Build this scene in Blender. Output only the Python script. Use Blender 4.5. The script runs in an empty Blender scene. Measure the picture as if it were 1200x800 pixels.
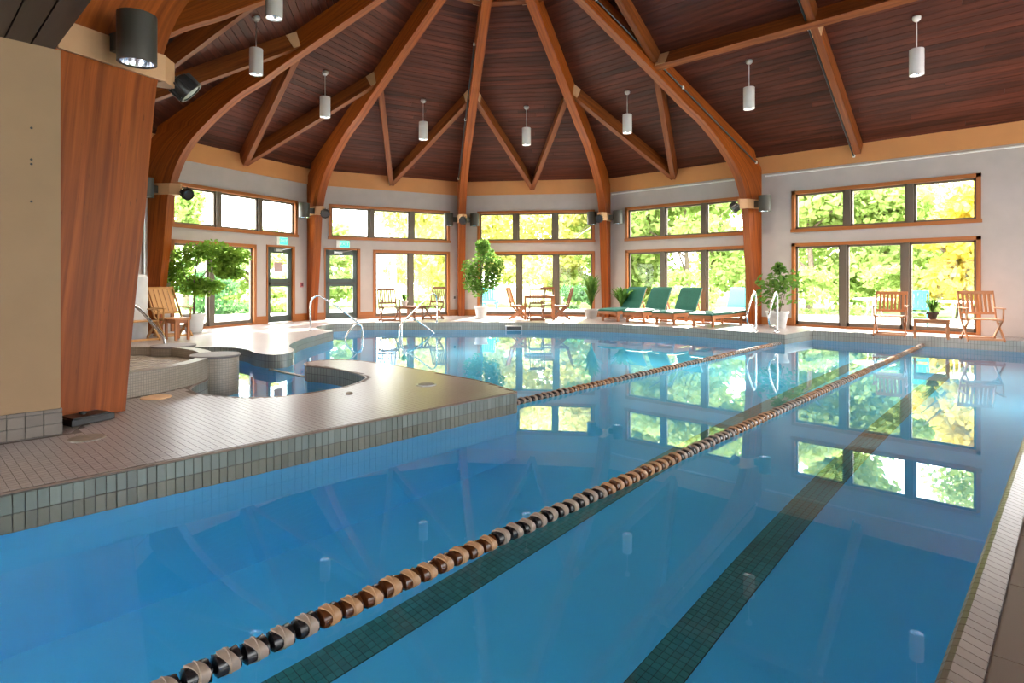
import bpy, math, random
import numpy as np
from mathutils import Vector, Matrix
from mathutils.geometry import tessellate_polygon

scene = bpy.context.scene
COL = scene.collection
R_ = math.radians
random.seed(7)
rng = np.random.default_rng(7)

# ------------------------------------------------------------------ camera
# world: x runs along the long window wall, y runs along the swimming lanes, z = 0 is the deck
PHI = 0.76
FPX = 701.0
cam_d = bpy.data.cameras.new("camera")
cam = bpy.data.objects.new("camera", cam_d)
COL.objects.link(cam)
cam.location = (0, 0, 1.2)
cam.rotation_euler = (math.pi / 2, 0, PHI)
cam_d.sensor_width = 36.0
cam_d.lens = 36.0 * FPX / 1200.0
cam_d.shift_y = -(400 - 328.4) / 1200.0
cam_d.clip_start = 0.05
cam_d.clip_end = 400
scene.camera = cam

# ------------------------------------------------------------------ world, sun, exposure
world = bpy.data.worlds.new("sky")
scene.world = world
world.use_nodes = True
bgn = world.node_tree.nodes["Background"]
bgn.inputs[0].default_value = (0.97, 0.98, 1.0, 1)
bgn.inputs[1].default_value = 6.0

sun_d = bpy.data.lights.new("sun", "SUN")
sun_d.energy = 17.0
sun_d.angle = R_(0.6)
sun_d.color = (1.0, 0.93, 0.82)
sun_d.cycles.max_bounces = 2
sun = bpy.data.objects.new("sun", sun_d)
COL.objects.link(sun)
SUN_TRAVEL = Vector((0.48, -0.88, -0.60)).normalized()
sun.rotation_euler = SUN_TRAVEL.to_track_quat("-Z", "Y").to_euler()

vs = scene.view_settings
vs.view_transform = "Standard"
vs.look = "None"
vs.gamma = 1.0
vs.use_curve_mapping = False
vs.exposure = 1.5
scene.cycles.use_denoising = True
scene.cycles.max_bounces = 10
scene.cycles.diffuse_bounces = 5
scene.cycles.glossy_bounces = 5
scene.cycles.transmission_bounces = 8
scene.cycles.transparent_max_bounces = 16
scene.cycles.sample_clamp_indirect = 5.0

# ------------------------------------------------------------------ materials
MAT = {}


def new_mat(name):
    m = bpy.data.materials.new(name)
    m.use_nodes = True
    nt = m.node_tree
    b = nt.nodes["Principled BSDF"]
    MAT[name] = m
    return m, nt, b


def setp(b, color=None, rough=None, metal=None, spec=None, emit=None, estr=None):
    if color is not None:
        b.inputs["Base Color"].default_value = (*color, 1)
    if rough is not None:
        b.inputs["Roughness"].default_value = rough
    if metal is not None:
        b.inputs["Metallic"].default_value = metal
    if spec is not None:
        b.inputs["Specular IOR Level"].default_value = spec
    if emit is not None:
        b.inputs["Emission Color"].default_value = (*emit, 1)
        b.inputs["Emission Strength"].default_value = estr


def plain(name, color, rough=0.5, metal=0.0, spec=0.5, var=0.0, scale=8.0, bump=0.0):
    """principled with a little procedural mottling"""
    m, nt, b = new_mat(name)
    setp(b, color, rough, metal, spec)
    if var or bump:
        tc = nt.nodes.new("ShaderNodeTexCoord")
        n = nt.nodes.new("ShaderNodeTexNoise")
        n.inputs["Scale"].default_value = scale
        n.inputs["Detail"].default_value = 4
        nt.links.new(tc.outputs["Object"], n.inputs["Vector"])
        if var:
            cr = nt.nodes.new("ShaderNodeValToRGB")
            cr.color_ramp.elements[0].color = (*[c * (1 - var) for c in color], 1)
            cr.color_ramp.elements[1].color = (*[min(1, c * (1 + var)) for c in color], 1)
            cr.color_ramp.elements[0].position = 0.3
            cr.color_ramp.elements[1].position = 0.7
            nt.links.new(n.outputs["Fac"], cr.inputs[0])
            nt.links.new(cr.outputs[0], b.inputs["Base Color"])
        if bump:
            bp = nt.nodes.new("ShaderNodeBump")
            bp.inputs["Strength"].default_value = bump
            nt.links.new(n.outputs["Fac"], bp.inputs["Height"])
            nt.links.new(bp.outputs[0], b.inputs["Normal"])
    return m


def wood(name, dark, light, rough=0.45, grain=14.0, lam=0.0, checks=0.0, objvar=0.0, spec=0.4):
    """grain runs along U (metres); V is across"""
    m, nt, b = new_mat(name)
    setp(b, light, rough, 0, spec)
    uv = nt.nodes.new("ShaderNodeUVMap")
    mp = nt.nodes.new("ShaderNodeMapping")
    mp.inputs["Scale"].default_value = (0.7, grain, 1)
    nt.links.new(uv.outputs[0], mp.inputs["Vector"])
    vec = mp.outputs[0]
    oi = nt.nodes.new("ShaderNodeObjectInfo")
    if objvar:
        ad = nt.nodes.new("ShaderNodeVectorMath")
        ad.operation = "ADD"
        sc = nt.nodes.new("ShaderNodeMath")
        sc.operation = "MULTIPLY"
        sc.inputs[1].default_value = 57.0
        nt.links.new(oi.outputs["Random"], sc.inputs[0])
        nt.links.new(vec, ad.inputs[0])
        nt.links.new(sc.outputs[0], ad.inputs[1])
        vec = ad.outputs[0]
    n = nt.nodes.new("ShaderNodeTexNoise")
    n.inputs["Scale"].default_value = 1.0
    n.inputs["Detail"].default_value = 6
    n.inputs["Roughness"].default_value = 0.6
    n.inputs["Distortion"].default_value = 0.4
    nt.links.new(vec, n.inputs["Vector"])
    cr = nt.nodes.new("ShaderNodeValToRGB")
    cr.color_ramp.elements[0].position = 0.32
    cr.color_ramp.elements[1].position = 0.68
    cr.color_ramp.elements[0].color = (*dark, 1)
    cr.color_ramp.elements[1].color = (*light, 1)
    nt.links.new(n.outputs["Fac"], cr.inputs[0])
    col = cr.outputs[0]
    if lam:
        mp2 = nt.nodes.new("ShaderNodeMapping")
        mp2.inputs["Scale"].default_value = (0.35, 1.0 / lam, 1)
        nt.links.new(uv.outputs[0], mp2.inputs["Vector"])
        vo = nt.nodes.new("ShaderNodeTexVoronoi")
        vo.inputs["Scale"].default_value = 1.0
        nt.links.new(mp2.outputs[0], vo.inputs["Vector"])
        mx = nt.nodes.new("ShaderNodeMixRGB")
        mx.blend_type = "MULTIPLY"
        mx.inputs[0].default_value = 0.35
        hs = nt.nodes.new("ShaderNodeRGBToBW")
        nt.links.new(vo.outputs["Color"], hs.inputs[0])
        nt.links.new(col, mx.inputs[1])
        nt.links.new(hs.outputs[0], mx.inputs[2])
        col = mx.outputs[0]
    if checks:
        mp3 = nt.nodes.new("ShaderNodeMapping")
        mp3.inputs["Scale"].default_value = (6.0, 70, 1)
        nt.links.new(uv.outputs[0], mp3.inputs["Vector"])
        n3 = nt.nodes.new("ShaderNodeTexNoise")
        n3.inputs["Scale"].default_value = 1.0
        n3.inputs["Detail"].default_value = 2
        nt.links.new(mp3.outputs[0], n3.inputs["Vector"])
        c3 = nt.nodes.new("ShaderNodeValToRGB")
        c3.color_ramp.elements[0].position = 0.70
        c3.color_ramp.elements[1].position = 0.76
        c3.color_ramp.elements[0].color = (0, 0, 0, 1)
        c3.color_ramp.elements[1].color = (checks, checks, checks, 1)
        nt.links.new(n3.outputs["Fac"], c3.inputs[0])
        mx = nt.nodes.new("ShaderNodeMixRGB")
        nt.links.new(c3.outputs[0], mx.inputs[0])
        nt.links.new(col, mx.inputs[1])
        mx.inputs[2].default_value = (0.02, 0.008, 0.004, 1)
        col = mx.outputs[0]
    if objvar:
        hsv = nt.nodes.new("ShaderNodeHueSaturation")
        mr = nt.nodes.new("ShaderNodeMapRange")
        mr.inputs["To Min"].default_value = 1 - objvar
        mr.inputs["To Max"].default_value = 1 + objvar
        nt.links.new(oi.outputs["Random"], mr.inputs[0])
        nt.links.new(mr.outputs[0], hsv.inputs["Value"])
        nt.links.new(col, hsv.inputs["Color"])
        col = hsv.outputs[0]
    nt.links.new(col, b.inputs["Base Color"])
    bp = nt.nodes.new("ShaderNodeBump")
    bp.inputs["Strength"].default_value = 0.08
    nt.links.new(n.outputs["Fac"], bp.inputs["Height"])
    nt.links.new(bp.outputs[0], b.inputs["Normal"])
    return m


def tiled(name, c1, c2, mortar, w, h, gap, rough=0.35, bump=0.25, plane="XY", rough_var=0.0, spec=0.5):
    """brick-texture tiling in object space (metres)"""
    m, nt, b = new_mat(name)
    setp(b, c1, rough, 0, spec)
    tc = nt.nodes.new("ShaderNodeTexCoord")
    vec = tc.outputs["Object"] if plane == "XY" else tc.outputs["UV"]
    br = nt.nodes.new("ShaderNodeTexBrick")
    br.offset = 0.0
    br.inputs["Scale"].default_value = 1.0
    br.inputs["Brick Width"].default_value = w
    br.inputs["Row Height"].default_value = h
    br.inputs["Mortar Size"].default_value = gap
    br.inputs["Mortar Smooth"].default_value = 0.1
    br.inputs["Color1"].default_value = (*c1, 1)
    br.inputs["Color2"].default_value = (*c2, 1)
    br.inputs["Mortar"].default_value = (*mortar, 1)
    nt.links.new(vec, br.inputs["Vector"])
    nz = nt.nodes.new("ShaderNodeTexNoise")
    nz.inputs["Scale"].default_value = 1.3
    nz.inputs["Detail"].default_value = 3
    nt.links.new(vec, nz.inputs["Vector"])
    mx = nt.nodes.new("ShaderNodeMixRGB")
    mx.blend_type = "MULTIPLY"
    mx.inputs[0].default_value = 0.25
    nt.links.new(br.outputs["Color"], mx.inputs[1])
    nt.links.new(nz.outputs["Fac"], mx.inputs[2])
    nt.links.new(mx.outputs[0], b.inputs["Base Color"])
    bp = nt.nodes.new("ShaderNodeBump")
    bp.inputs["Strength"].default_value = bump
    bp.inputs["Distance"].default_value = 0.003
    bp.invert = True
    nt.links.new(br.outputs["Fac"], bp.inputs["Height"])
    nt.links.new(bp.outputs[0], b.inputs["Normal"])
    return m


def tile_piece(name, c, rough=0.3, var=0.18, spec=0.5):
    """single tile: tone varies from piece to piece"""
    m, nt, b = new_mat(name)
    setp(b, c, rough, 0, spec)
    oi = nt.nodes.new("ShaderNodeObjectInfo")
    mr = nt.nodes.new("ShaderNodeMapRange")
    mr.inputs["To Min"].default_value = 1 - var
    mr.inputs["To Max"].default_value = 1 + var
    nt.links.new(oi.outputs["Random"], mr.inputs[0])
    hsv = nt.nodes.new("ShaderNodeHueSaturation")
    hsv.inputs["Color"].default_value = (*c, 1)
    nt.links.new(mr.outputs[0], hsv.inputs["Value"])
    nt.links.new(hsv.outputs[0], b.inputs["Base Color"])
    return m


# surfaces
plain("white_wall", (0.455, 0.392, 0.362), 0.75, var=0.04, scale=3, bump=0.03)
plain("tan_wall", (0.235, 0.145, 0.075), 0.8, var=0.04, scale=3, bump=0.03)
plain("peach_band", (0.60, 0.25, 0.085), 0.6, var=0.05, scale=2)
plain("plate_tan", (0.60, 0.34, 0.17), 0.5, var=0.05)
wood("arch_wood", (0.24, 0.046, 0.005), (0.43, 0.103, 0.011), 0.45, 20, lam=0.045, checks=0.8, spec=0.25)
wood("beam_wood", (0.16, 0.036, 0.008), (0.32, 0.090, 0.017), 0.5, 16, lam=0.05, checks=0.6, spec=0.25)
wood("trim_wood", (0.28, 0.085, 0.018), (0.44, 0.15, 0.036), 0.4, 20)
wood("plank_wood", (0.036, 0.0075, 0.0038), (0.100, 0.0235, 0.0105), 0.55, 10, objvar=0.30, checks=0.5, spec=0.2)
wood("soffit_wood", (0.030, 0.019, 0.014), (0.055, 0.035, 0.025), 0.5, 10, objvar=0.15)
wood("teak", (0.30, 0.105, 0.035), (0.50, 0.20, 0.075), 0.5, 22)
wood("teak_dark", (0.14, 0.050, 0.022), (0.27, 0.10, 0.04), 0.5, 22)  # darkened teak; the far-left chairs' backlit look is put into this colour
wood("teak_gold", (0.36, 0.17, 0.05), (0.55, 0.29, 0.09), 0.5, 22)
plain("groove", (0.015, 0.008, 0.006), 0.9)
plain("bronze", (0.12, 0.095, 0.07), 0.4, spec=0.4)
plain("door_green", (0.055, 0.075, 0.065), 0.4)
plain("dark_metal", (0.075, 0.07, 0.06), 0.45, metal=0.4)
plain("black_metal", (0.02, 0.02, 0.02), 0.4)
plain("black_plastic", (0.015, 0.015, 0.015), 0.35)
plain("chrome", (0.58, 0.58, 0.58), 0.22, metal=1.0)
plain("white_enamel", (0.72, 0.69, 0.67), 0.35)
plain("white_plastic", (0.80, 0.78, 0.75), 0.4)
plain("grey_metal", (0.45, 0.45, 0.45), 0.35, metal=0.7)
plain("reflector", (0.75, 0.80, 0.88), 0.15, metal=0.9)
plain("lens_dark", (0.03, 0.03, 0.035), 0.3)
plain("green_cushion", (0.010, 0.105, 0.075), 0.75, var=0.12, scale=20)
plain("turquoise", (0.05, 0.42, 0.46), 0.7, var=0.05)
plain("pot_white", (0.58, 0.59, 0.59), 0.45, var=0.04)
plain("pot_grey", (0.45, 0.44, 0.42), 0.6, var=0.1)
plain("soil", (0.05, 0.03, 0.02), 0.9, var=0.3, scale=40)
plain("bark", (0.16, 0.12, 0.09), 0.9, var=0.35, scale=14)
plain("bark_pale", (0.55, 0.50, 0.42), 0.9, var=0.2, scale=10)
plain("red_plastic", (0.45, 0.12, 0.13), 0.5)
plain("dark_red", (0.12, 0.02, 0.03), 0.5)
plain("paper", (0.52, 0.36, 0.33), 0.7, var=0.1, scale=60)
plain("sign_plate", (0.80, 0.80, 0.76), 0.4)
m_, nt_, b_ = new_mat("sign_green")
setp(b_, (0.05, 0.45, 0.25), 0.4, emit=(0.08, 0.75, 0.42), estr=0.6)
plain("cap_tile", (0.19, 0.165, 0.165), 0.55, var=0.08, scale=20)
plain("drain_metal", (0.25, 0.21, 0.17), 0.5, metal=0.3, var=0.2, scale=30)
plain("orange_lid", (0.70, 0.42, 0.22), 0.5, var=0.12, scale=12)
plain("patio", (0.62, 0.58, 0.52), 0.85, var=0.08, scale=1.2)
plain("lawn", (0.16, 0.26, 0.06), 0.95, var=0.35, scale=2.0)
plain("gravel_path", (0.60, 0.58, 0.56), 0.9, var=0.1, scale=3)
plain("fence_white", (0.75, 0.75, 0.72), 0.6)
plain("umbrella_cloth", (0.35, 0.42, 0.55), 0.8, var=0.1)
plain("rope_cable", (0.25, 0.22, 0.18), 0.5)
plain("float_tan", (0.38, 0.20, 0.095), 0.42, var=0.08, scale=60)
plain("float_cream", (0.28, 0.205, 0.155), 0.42, var=0.08, scale=60)
plain("float_black", (0.015, 0.013, 0.014), 0.25)
plain("float_amber", (0.075, 0.022, 0.006), 0.22)
plain("plaster", (0.08, 0.62, 0.98), 0.8, var=0.05, scale=0.8)
plain("spa_plaster", (0.62, 0.57, 0.50), 0.6, var=0.1)

tiled("deck_tile", (0.34, 0.29, 0.275), (0.38, 0.33, 0.31), (0.17, 0.14, 0.125), 0.053, 0.053, 0.0022, rough=0.30, bump=0.3)
tiled("paver_tile", (0.42, 0.335, 0.27), (0.46, 0.37, 0.30), (0.56, 0.47, 0.40), 0.16, 0.62, 0.004, rough=0.35)
tiled("band_tile", (0.26, 0.27, 0.24), (0.30, 0.31, 0.275), (0.10, 0.10, 0.09), 0.056, 0.112, 0.003, rough=0.25, plane="UV")
tiled("spa_tile", (0.34, 0.285, 0.225), (0.39, 0.33, 0.265), (0.25, 0.205, 0.165), 0.028, 0.028, 0.003, rough=0.3, plane="UV")
tile_piece("tile_green", (0.105, 0.122, 0.105), 0.22)
tile_piece("tile_olive", (0.095, 0.094, 0.072), 0.25)
tile_piece("tile_deck", (0.345, 0.285, 0.265), 0.30, 0.07)
tile_piece("tile_coping", (0.175, 0.125, 0.097), 0.3, 0.10)
tile_piece("tile_base", (0.12, 0.096, 0.077), 0.35, 0.12)
tile_piece("tile_lane", (0.035, 0.245, 0.235), 0.4, 0.15)
plain("grout", (0.15, 0.115, 0.10), 0.8)
plain("grout_dark", (0.055, 0.05, 0.045), 0.8)
plain("grout_lane", (0.012, 0.035, 0.035), 0.8)
plain("grout_pale", (0.28, 0.22, 0.18), 0.8)

# glass: thin pane, mostly transparent with a fresnel reflection
m = bpy.data.materials.new("glass")
m.use_nodes = True
MAT["glass"] = m
nt = m.node_tree
nt.nodes.remove(nt.nodes["Principled BSDF"])
tr = nt.nodes.new("ShaderNodeBsdfTransparent")
tr.inputs[0].default_value = (0.97, 0.985, 0.97, 1)
gl = nt.nodes.new("ShaderNodeBsdfGlossy")
gl.inputs["Roughness"].default_value = 0.0
fr = nt.nodes.new("ShaderNodeFresnel")
fr.inputs[0].default_value = 1.25
mx = nt.nodes.new("ShaderNodeMixShader")
nt.links.new(fr.outputs[0], mx.inputs[0])
nt.links.new(tr.outputs[0], mx.inputs[1])
nt.links.new(gl.outputs[0], mx.inputs[2])
nt.links.new(mx.outputs[0], nt.nodes["Material Output"].inputs[0])

# pool water: clear refracting surface
m = bpy.data.materials.new("pool_water")
m.use_nodes = True
MAT["pool_water"] = m
nt = m.node_tree
nt.nodes.remove(nt.nodes["Principled BSDF"])
gw = nt.nodes.new("ShaderNodeBsdfGlass")
gw.inputs["IOR"].default_value = 1.333
gw.inputs["Roughness"].default_value = 0.0
gw.inputs["Color"].default_value = (1, 1, 1, 1)
nt.links.new(gw.outputs[0], nt.nodes["Material Output"].inputs[0])

# spa water: rippled by the jets
m = bpy.data.materials.new("spa_water")
m.use_nodes = True
MAT["spa_water"] = m
nt = m.node_tree
b = nt.nodes["Principled BSDF"]
setp(b, (0.42, 0.36, 0.29), 0.08, 0, 0.6)
tc = nt.nodes.new("ShaderNodeTexCoord")
nz = nt.nodes.new("ShaderNodeTexNoise")
nz.inputs["Scale"].default_value = 9
nz.inputs["Detail"].default_value = 5
nt.links.new(tc.outputs["Object"], nz.inputs["Vector"])
bp = nt.nodes.new("ShaderNodeBump")
bp.inputs["Strength"].default_value = 0.8
bp.inputs["Distance"].default_value = 0.06
nt.links.new(nz.outputs["Fac"], bp.inputs["Height"])
nt.links.new(bp.outputs[0], b.inputs["Normal"])


def leafmat(name, c1, c2, trans=0.5, scale=0.9):
    m = bpy.data.materials.new(name)
    m.use_nodes = True
    MAT[name] = m
    nt = m.node_tree
    nt.nodes.remove(nt.nodes["Principled BSDF"])
    tc = nt.nodes.new("ShaderNodeTexCoord")
    n = nt.nodes.new("ShaderNodeTexNoise")
    n.inputs["Scale"].default_value = scale
    n.inputs["Detail"].default_value = 5
    n.inputs["Roughness"].default_value = 0.75
    nt.links.new(tc.outputs["Object"], n.inputs["Vector"])
    cr = nt.nodes.new("ShaderNodeValToRGB")
    cr.color_ramp.elements[0].position = 0.35
    cr.color_ramp.elements[1].position = 0.65
    cr.color_ramp.elements[0].color = (*c1, 1)
    cr.color_ramp.elements[1].color = (*c2, 1)
    nt.links.new(n.outputs["Fac"], cr.inputs[0])
    d = nt.nodes.new("ShaderNodeBsdfDiffuse")
    t = nt.nodes.new("ShaderNodeBsdfTranslucent")
    mx = nt.nodes.new("ShaderNodeMixShader")
    mx.inputs[0].default_value = trans
    nt.links.new(cr.outputs[0], d.inputs[0])
    nt.links.new(cr.outputs[0], t.inputs[0])
    nt.links.new(d.outputs[0], mx.inputs[1])
    nt.links.new(t.outputs[0], mx.inputs[2])
    nt.links.new(mx.outputs[0], nt.nodes["Material Output"].inputs[0])


leafmat("leaf_green", (0.22, 0.33, 0.08), (0.52, 0.62, 0.24))
leafmat("leaf_yellow", (0.46, 0.48, 0.12), (0.78, 0.74, 0.34))
leafmat("leaf_gold", (0.52, 0.44, 0.05), (0.82, 0.72, 0.20))
leafmat("leaf_dark", (0.04, 0.12, 0.05), (0.16, 0.30, 0.12))
leafmat("leaf_ficus", (0.10, 0.22, 0.03), (0.26, 0.42, 0.06), scale=4)
leafmat("leaf_house", (0.05, 0.14, 0.03), (0.18, 0.30, 0.06), scale=5)


# ------------------------------------------------------------------ mesh helpers
class MB:
    def __init__(self):
        self.v, self.f, self.uv = [], [], []

    def quad(self, idx, uv=None):
        self.f.append(tuple(idx))
        if uv is None:
            uv = []
            for i in idx:
                p = self.v[i]
                uv.append((p[0] + p[1], p[2]))
        self.uv.append(list(uv))

    def bar(self, p, q, w, h, up=(0, 0, 1)):
        """box from p to q; w is the size across, h along up"""
        p, q = Vector(p), Vector(q)
        d = q - p
        L = d.length
        d.normalize()
        up = Vector(up)
        side = d.cross(up)
        if side.length < 1e-5:
            side = d.cross(Vector((1, 0, 0)))
        side.normalize()
        u2 = side.cross(d).normalized()
        i0 = len(self.v)
        cs = [(-w / 2, -h / 2), (w / 2, -h / 2), (w / 2, h / 2), (-w / 2, h / 2)]
        for base in (p, q):
            for a, b in cs:
                self.v.append(tuple(base + side * a + u2 * b))
        per = [0, w, w + h, 2 * w + h, 2 * w + 2 * h]
        for k in range(4):
            j = (k + 1) % 4
            self.quad((i0 + k, i0 + j, i0 + 4 + j, i0 + 4 + k),
                      [(0, per[k]), (0, per[k + 1]), (L, per[k + 1]), (L, per[k])])
        self.quad((i0 + 3, i0 + 2, i0 + 1, i0), [(0, 0), (0, w), (h, w), (h, 0)])
        self.quad((i0 + 4, i0 + 5, i0 + 6, i0 + 7), [(0, 0), (0, w), (h, w), (h, 0)])
        return self

    def box(self, x0, x1, y0, y1, z0, z1):
        dx, dy, dz = x1 - x0, y1 - y0, z1 - z0
        if dx >= dy and dx >= dz:
            return self.bar((x0, (y0 + y1) / 2, (z0 + z1) / 2), (x1, (y0 + y1) / 2, (z0 + z1) / 2), dy, dz)
        if dy >= dz:
            return self.bar(((x0 + x1) / 2, y0, (z0 + z1) / 2), ((x0 + x1) / 2, y1, (z0 + z1) / 2), dx, dz)
        return self.bar(((x0 + x1) / 2, (y0 + y1) / 2, z0), ((x0 + x1) / 2, (y0 + y1) / 2, z1), dx, dy, up=(0, 1, 0))

    def tube(self, pts, r, n=8, caps=True):
        pts = [Vector(p) for p in pts]
        rr = r if isinstance(r, (list, tuple)) else [r] * len(pts)
        i0 = len(self.v)
        prev = None
        L = 0
        for k, p in enumerate(pts):
            a = pts[max(0, k - 1)]
            b = pts[min(len(pts) - 1, k + 1)]
            t = (b - a).normalized()
            if prev is None:
                s = t.cross(Vector((0, 0, 1)))
                if s.length < 1e-3:
                    s = t.cross(Vector((1, 0, 0)))
            else:
                s = prev - t * prev.dot(t)
            s.normalize()
            prev = s
            u = t.cross(s)
            for j in range(n):
                an = 2 * math.pi * j / n
                self.v.append(tuple(p + (s * math.cos(an) + u * math.sin(an)) * rr[k]))
        for k in range(len(pts) - 1):
            l2 = L + (pts[k + 1] - pts[k]).length
            for j in range(n):
                j2 = (j + 1) % n
                self.quad((i0 + k * n + j, i0 + k * n + j2, i0 + (k + 1) * n + j2, i0 + (k + 1) * n + j),
                          [(L, j / n), (L, (j + 1) / n), (l2, (j + 1) / n), (l2, j / n)])
            L = l2
        if caps:
            self.quad([i0 + j for j in reversed(range(n))], [(0, 0)] * n)
            e = i0 + (len(pts) - 1) * n
            self.quad([e + j for j in range(n)], [(0, 0)] * n)
        return self

    def lathe(self, prof, n=20, o=(0, 0, 0), cap0=True, cap1=True):
        i0 = len(self.v)
        for r, z in prof:
            for j in range(n):
                an = 2 * math.pi * j / n
                self.v.append((o[0] + r * math.cos(an), o[1] + r * math.sin(an), o[2] + z))
        for k in range(len(prof) - 1):
            for j in range(n):
                j2 = (j + 1) % n
                self.quad((i0 + k * n + j, i0 + k * n + j2, i0 + (k + 1) * n + j2, i0 + (k + 1) * n + j),
                          [(j / n, prof[k][1]), ((j + 1) / n, prof[k][1]), ((j + 1) / n, prof[k + 1][1]), (j / n, prof[k + 1][1])])
        if cap0:
            self.quad([i0 + j for j in reversed(range(n))], [(0, 0)] * n)
        if cap1:
            e = i0 + (len(prof) - 1) * n
            self.quad([e + j for j in range(n)], [(0, 0)] * n)
        return self

    def prism(self, poly, z0, z1):
        """flat polygon extruded in z (poly counter-clockwise)"""
        i0 = len(self.v)
        n = len(poly)
        for z in (z0, z1):
            for x, y in poly:
                self.v.append((x, y, z))
        L = 0
        for k in range(n):
            j = (k + 1) % n
            l2 = L + math.hypot(poly[j][0] - poly[k][0], poly[j][1] - poly[k][1])
            self.quad((i0 + k, i0 + j, i0 + n + j, i0 + n + k), [(L, z0), (l2, z0), (l2, z1), (L, z1)])
            L = l2
        for tri in tessellate_polygon([[Vector((x, y, 0)) for x, y in poly]]):
            t = [poly[i] for i in tri]
            area = (t[1][0] - t[0][0]) * (t[2][1] - t[0][1]) - (t[2][0] - t[0][0]) * (t[1][1] - t[0][1])
            a = list(tri) if area > 0 else list(reversed(tri))
            self.quad([i0 + n + i for i in a], [poly[i] for i in a])
            a.reverse()
            self.quad([i0 + i for i in a], [poly[i] for i in a])
        return self

    def xform(self, M, start=0):
        for i in range(start, len(self.v)):
            self.v[i] = tuple(M @ Vector(self.v[i]))
        return self

    def mesh(self, name, mat):
        me = bpy.data.meshes.new(name)
        me.from_pydata(self.v, [], self.f)
        uvl = me.uv_layers.new(name="UVMap")
        flat = [c for f in self.uv for p in f for c in p]
        uvl.data.foreach_set("uv", flat)
        mats = mat if isinstance(mat, (list, tuple)) else [mat]
        for mm in mats:
            me.materials.append(MAT[mm])
        me.update()
        return me

    def build(self, name, mat, parent=None, smooth=False):
        me = self.mesh(name, mat)
        if smooth:
            me.shade_smooth()
        return link(name, me, parent)


def link(name, me, parent=None):
    o = bpy.data.objects.new(name, me)
    COL.objects.link(o)
    if parent is not None:
        o.parent = parent
    return o


def autosmooth(o, ang=35):
    me = o.data
    me.shade_smooth()
    try:
        me.set_sharp_from_angle(angle=R_(ang))
    except Exception:
        pass
    return o


def tag(o, label, cat, group=None, kind=None):
    o["label"] = label
    o["category"] = cat
    if group:
        o["group"] = group
    if kind:
        o["kind"] = kind
    return o


def thing(name, label, cat, loc=(0, 0, 0), rz=0.0, group=None, kind=None):
    o = bpy.data.objects.new(name, None)
    o.empty_display_size = 0.2
    COL.objects.link(o)
    o.location = loc
    o.rotation_euler = (0, 0, rz)
    return tag(o, label, cat, group, kind)


def copy_tree(o, parent=None):
    c = o.copy()
    COL.objects.link(c)
    c.parent = parent
    for ch in o.children:
        copy_tree(ch, c)
    return c


def B(*a):
    return MB().box(*a)


def bez(pts, n=6):
    """Catmull-Rom through points"""
    pts = [Vector(p) for p in pts]
    out = []
    for i in range(len(pts) - 1):
        p0 = pts[max(0, i - 1)]
        p1, p2 = pts[i], pts[i + 1]
        p3 = pts[min(len(pts) - 1, i + 2)]
        for k in range(n):
            t = k / n
            out.append(0.5 * ((2 * p1) + (p2 - p0) * t + (2 * p0 - 5 * p1 + 4 * p2 - p3) * t * t + (-p0 + 3 * p1 - 3 * p2 + p3) * t ** 3))
    out.append(pts[-1])
    return out


CS, CC = math.sin(PHI), math.cos(PHI)


def HW(X, Y, z=0.0):
    """metres right of / ahead of the tripod -> hall coordinates"""
    return Vector((CC * X - CS * Y, CS * X + CC * Y, z))


# ------------------------------------------------------------------ hall geometry
N0, A0, RR = -8.87, 8.90, 8.02
ZW, ZAP = 4.52, 9.30          # wall head, roof apex
APO = RR * math.cos(R_(18))   # apothem
SLOPE = (ZAP - ZW) / APO
CEN = Vector((N0, A0, 0))


def vtx(deg):
    return Vector((N0 + RR * math.sin(R_(deg)), A0 + RR * math.cos(R_(deg)), 0))


V5, V4, V3, V2, V1, VX, V0 = [vtx(d) for d in (18, -18, -54, -90, -126, -162, -198)]
XEND = 6.0
YN = V0.y        # near wall of the hall
YF = V5.y        # long window wall
ZWAT = -0.22
ZBOT = ZWAT - 1.6

# ---- pool outline (x, y)
far_curve = [(y, x) for x, y in [(13.80, -4.76), (13.95, -5.6), (14.06, -7.2), (13.75, -9.2), (12.73, -11.4),
                                 (11.75, -12.55), (10.7, -13.6), (9.7, -14.6), (8.8, -14.95), (8.0, -14.6), (7.5, -13.9), (7.37, -12.88)]]
left_curve = [(y, x) for x, y in [(7.37, -12.86), (6.5, -12.1), (5.72, -11.34), (5.14, -10.53), (4.90, -9.85), (4.62, -9.47), (4.34, -9.45),
                                  (4.26, -9.92), (4.36, -10.5), (4.29, -11.07), (3.85, -11.6)]]
cove_curve = [(y, x) for x, y in [(3.55, -11.5), (3.12, -10.6), (3.02, -9.6), (3.02, -8.5), (2.75, -7.75), (2.45, -7.35), (2.31, -7.0), (2.35, -6.6),
                                  (2.63, -6.12), (3.02, -5.97), (3.6, -6.02), (4.02, -6.29), (4.18, -6.56), (4.25, -7.31), (4.12, -7.9)]]
tip_curve = [(y, x) for x, y in [(4.12, -7.9), (4.22, -8.16), (4.44, -8.26), (4.72, -8.16), (4.93, -7.72), (4.98, -6.67), (4.95, -5.86), (4.90, -5.1), (4.70, -4.40)]]


def sm(pts, n=5):
    return [(p.x, p.y) for p in bez([(a, b, 0) for a, b in pts], n)]


pool = [(-0.3, -3.6), (-0.3, 15.55), (-4.66, 15.40)]
pool += sm(far_curve)[:-1] + sm(left_curve) + sm(cove_curve)[:-1] + sm(tip_curve)
pool += [(-4.37, -3.6)]

# ------------------------------------------------------------------ floor
outer = [(XEND, -4.6), (XEND, YF + 0.2)]
for v in (V4, V3, V2, V1, VX):
    d = (v - CEN).normalized()
    w = v + d * 0.22
    outer.append((w.x, w.y))
outer += [(V0.x - 0.3, 0.72), (-5.79, 0.72), (-5.79, -4.6)]


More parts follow.
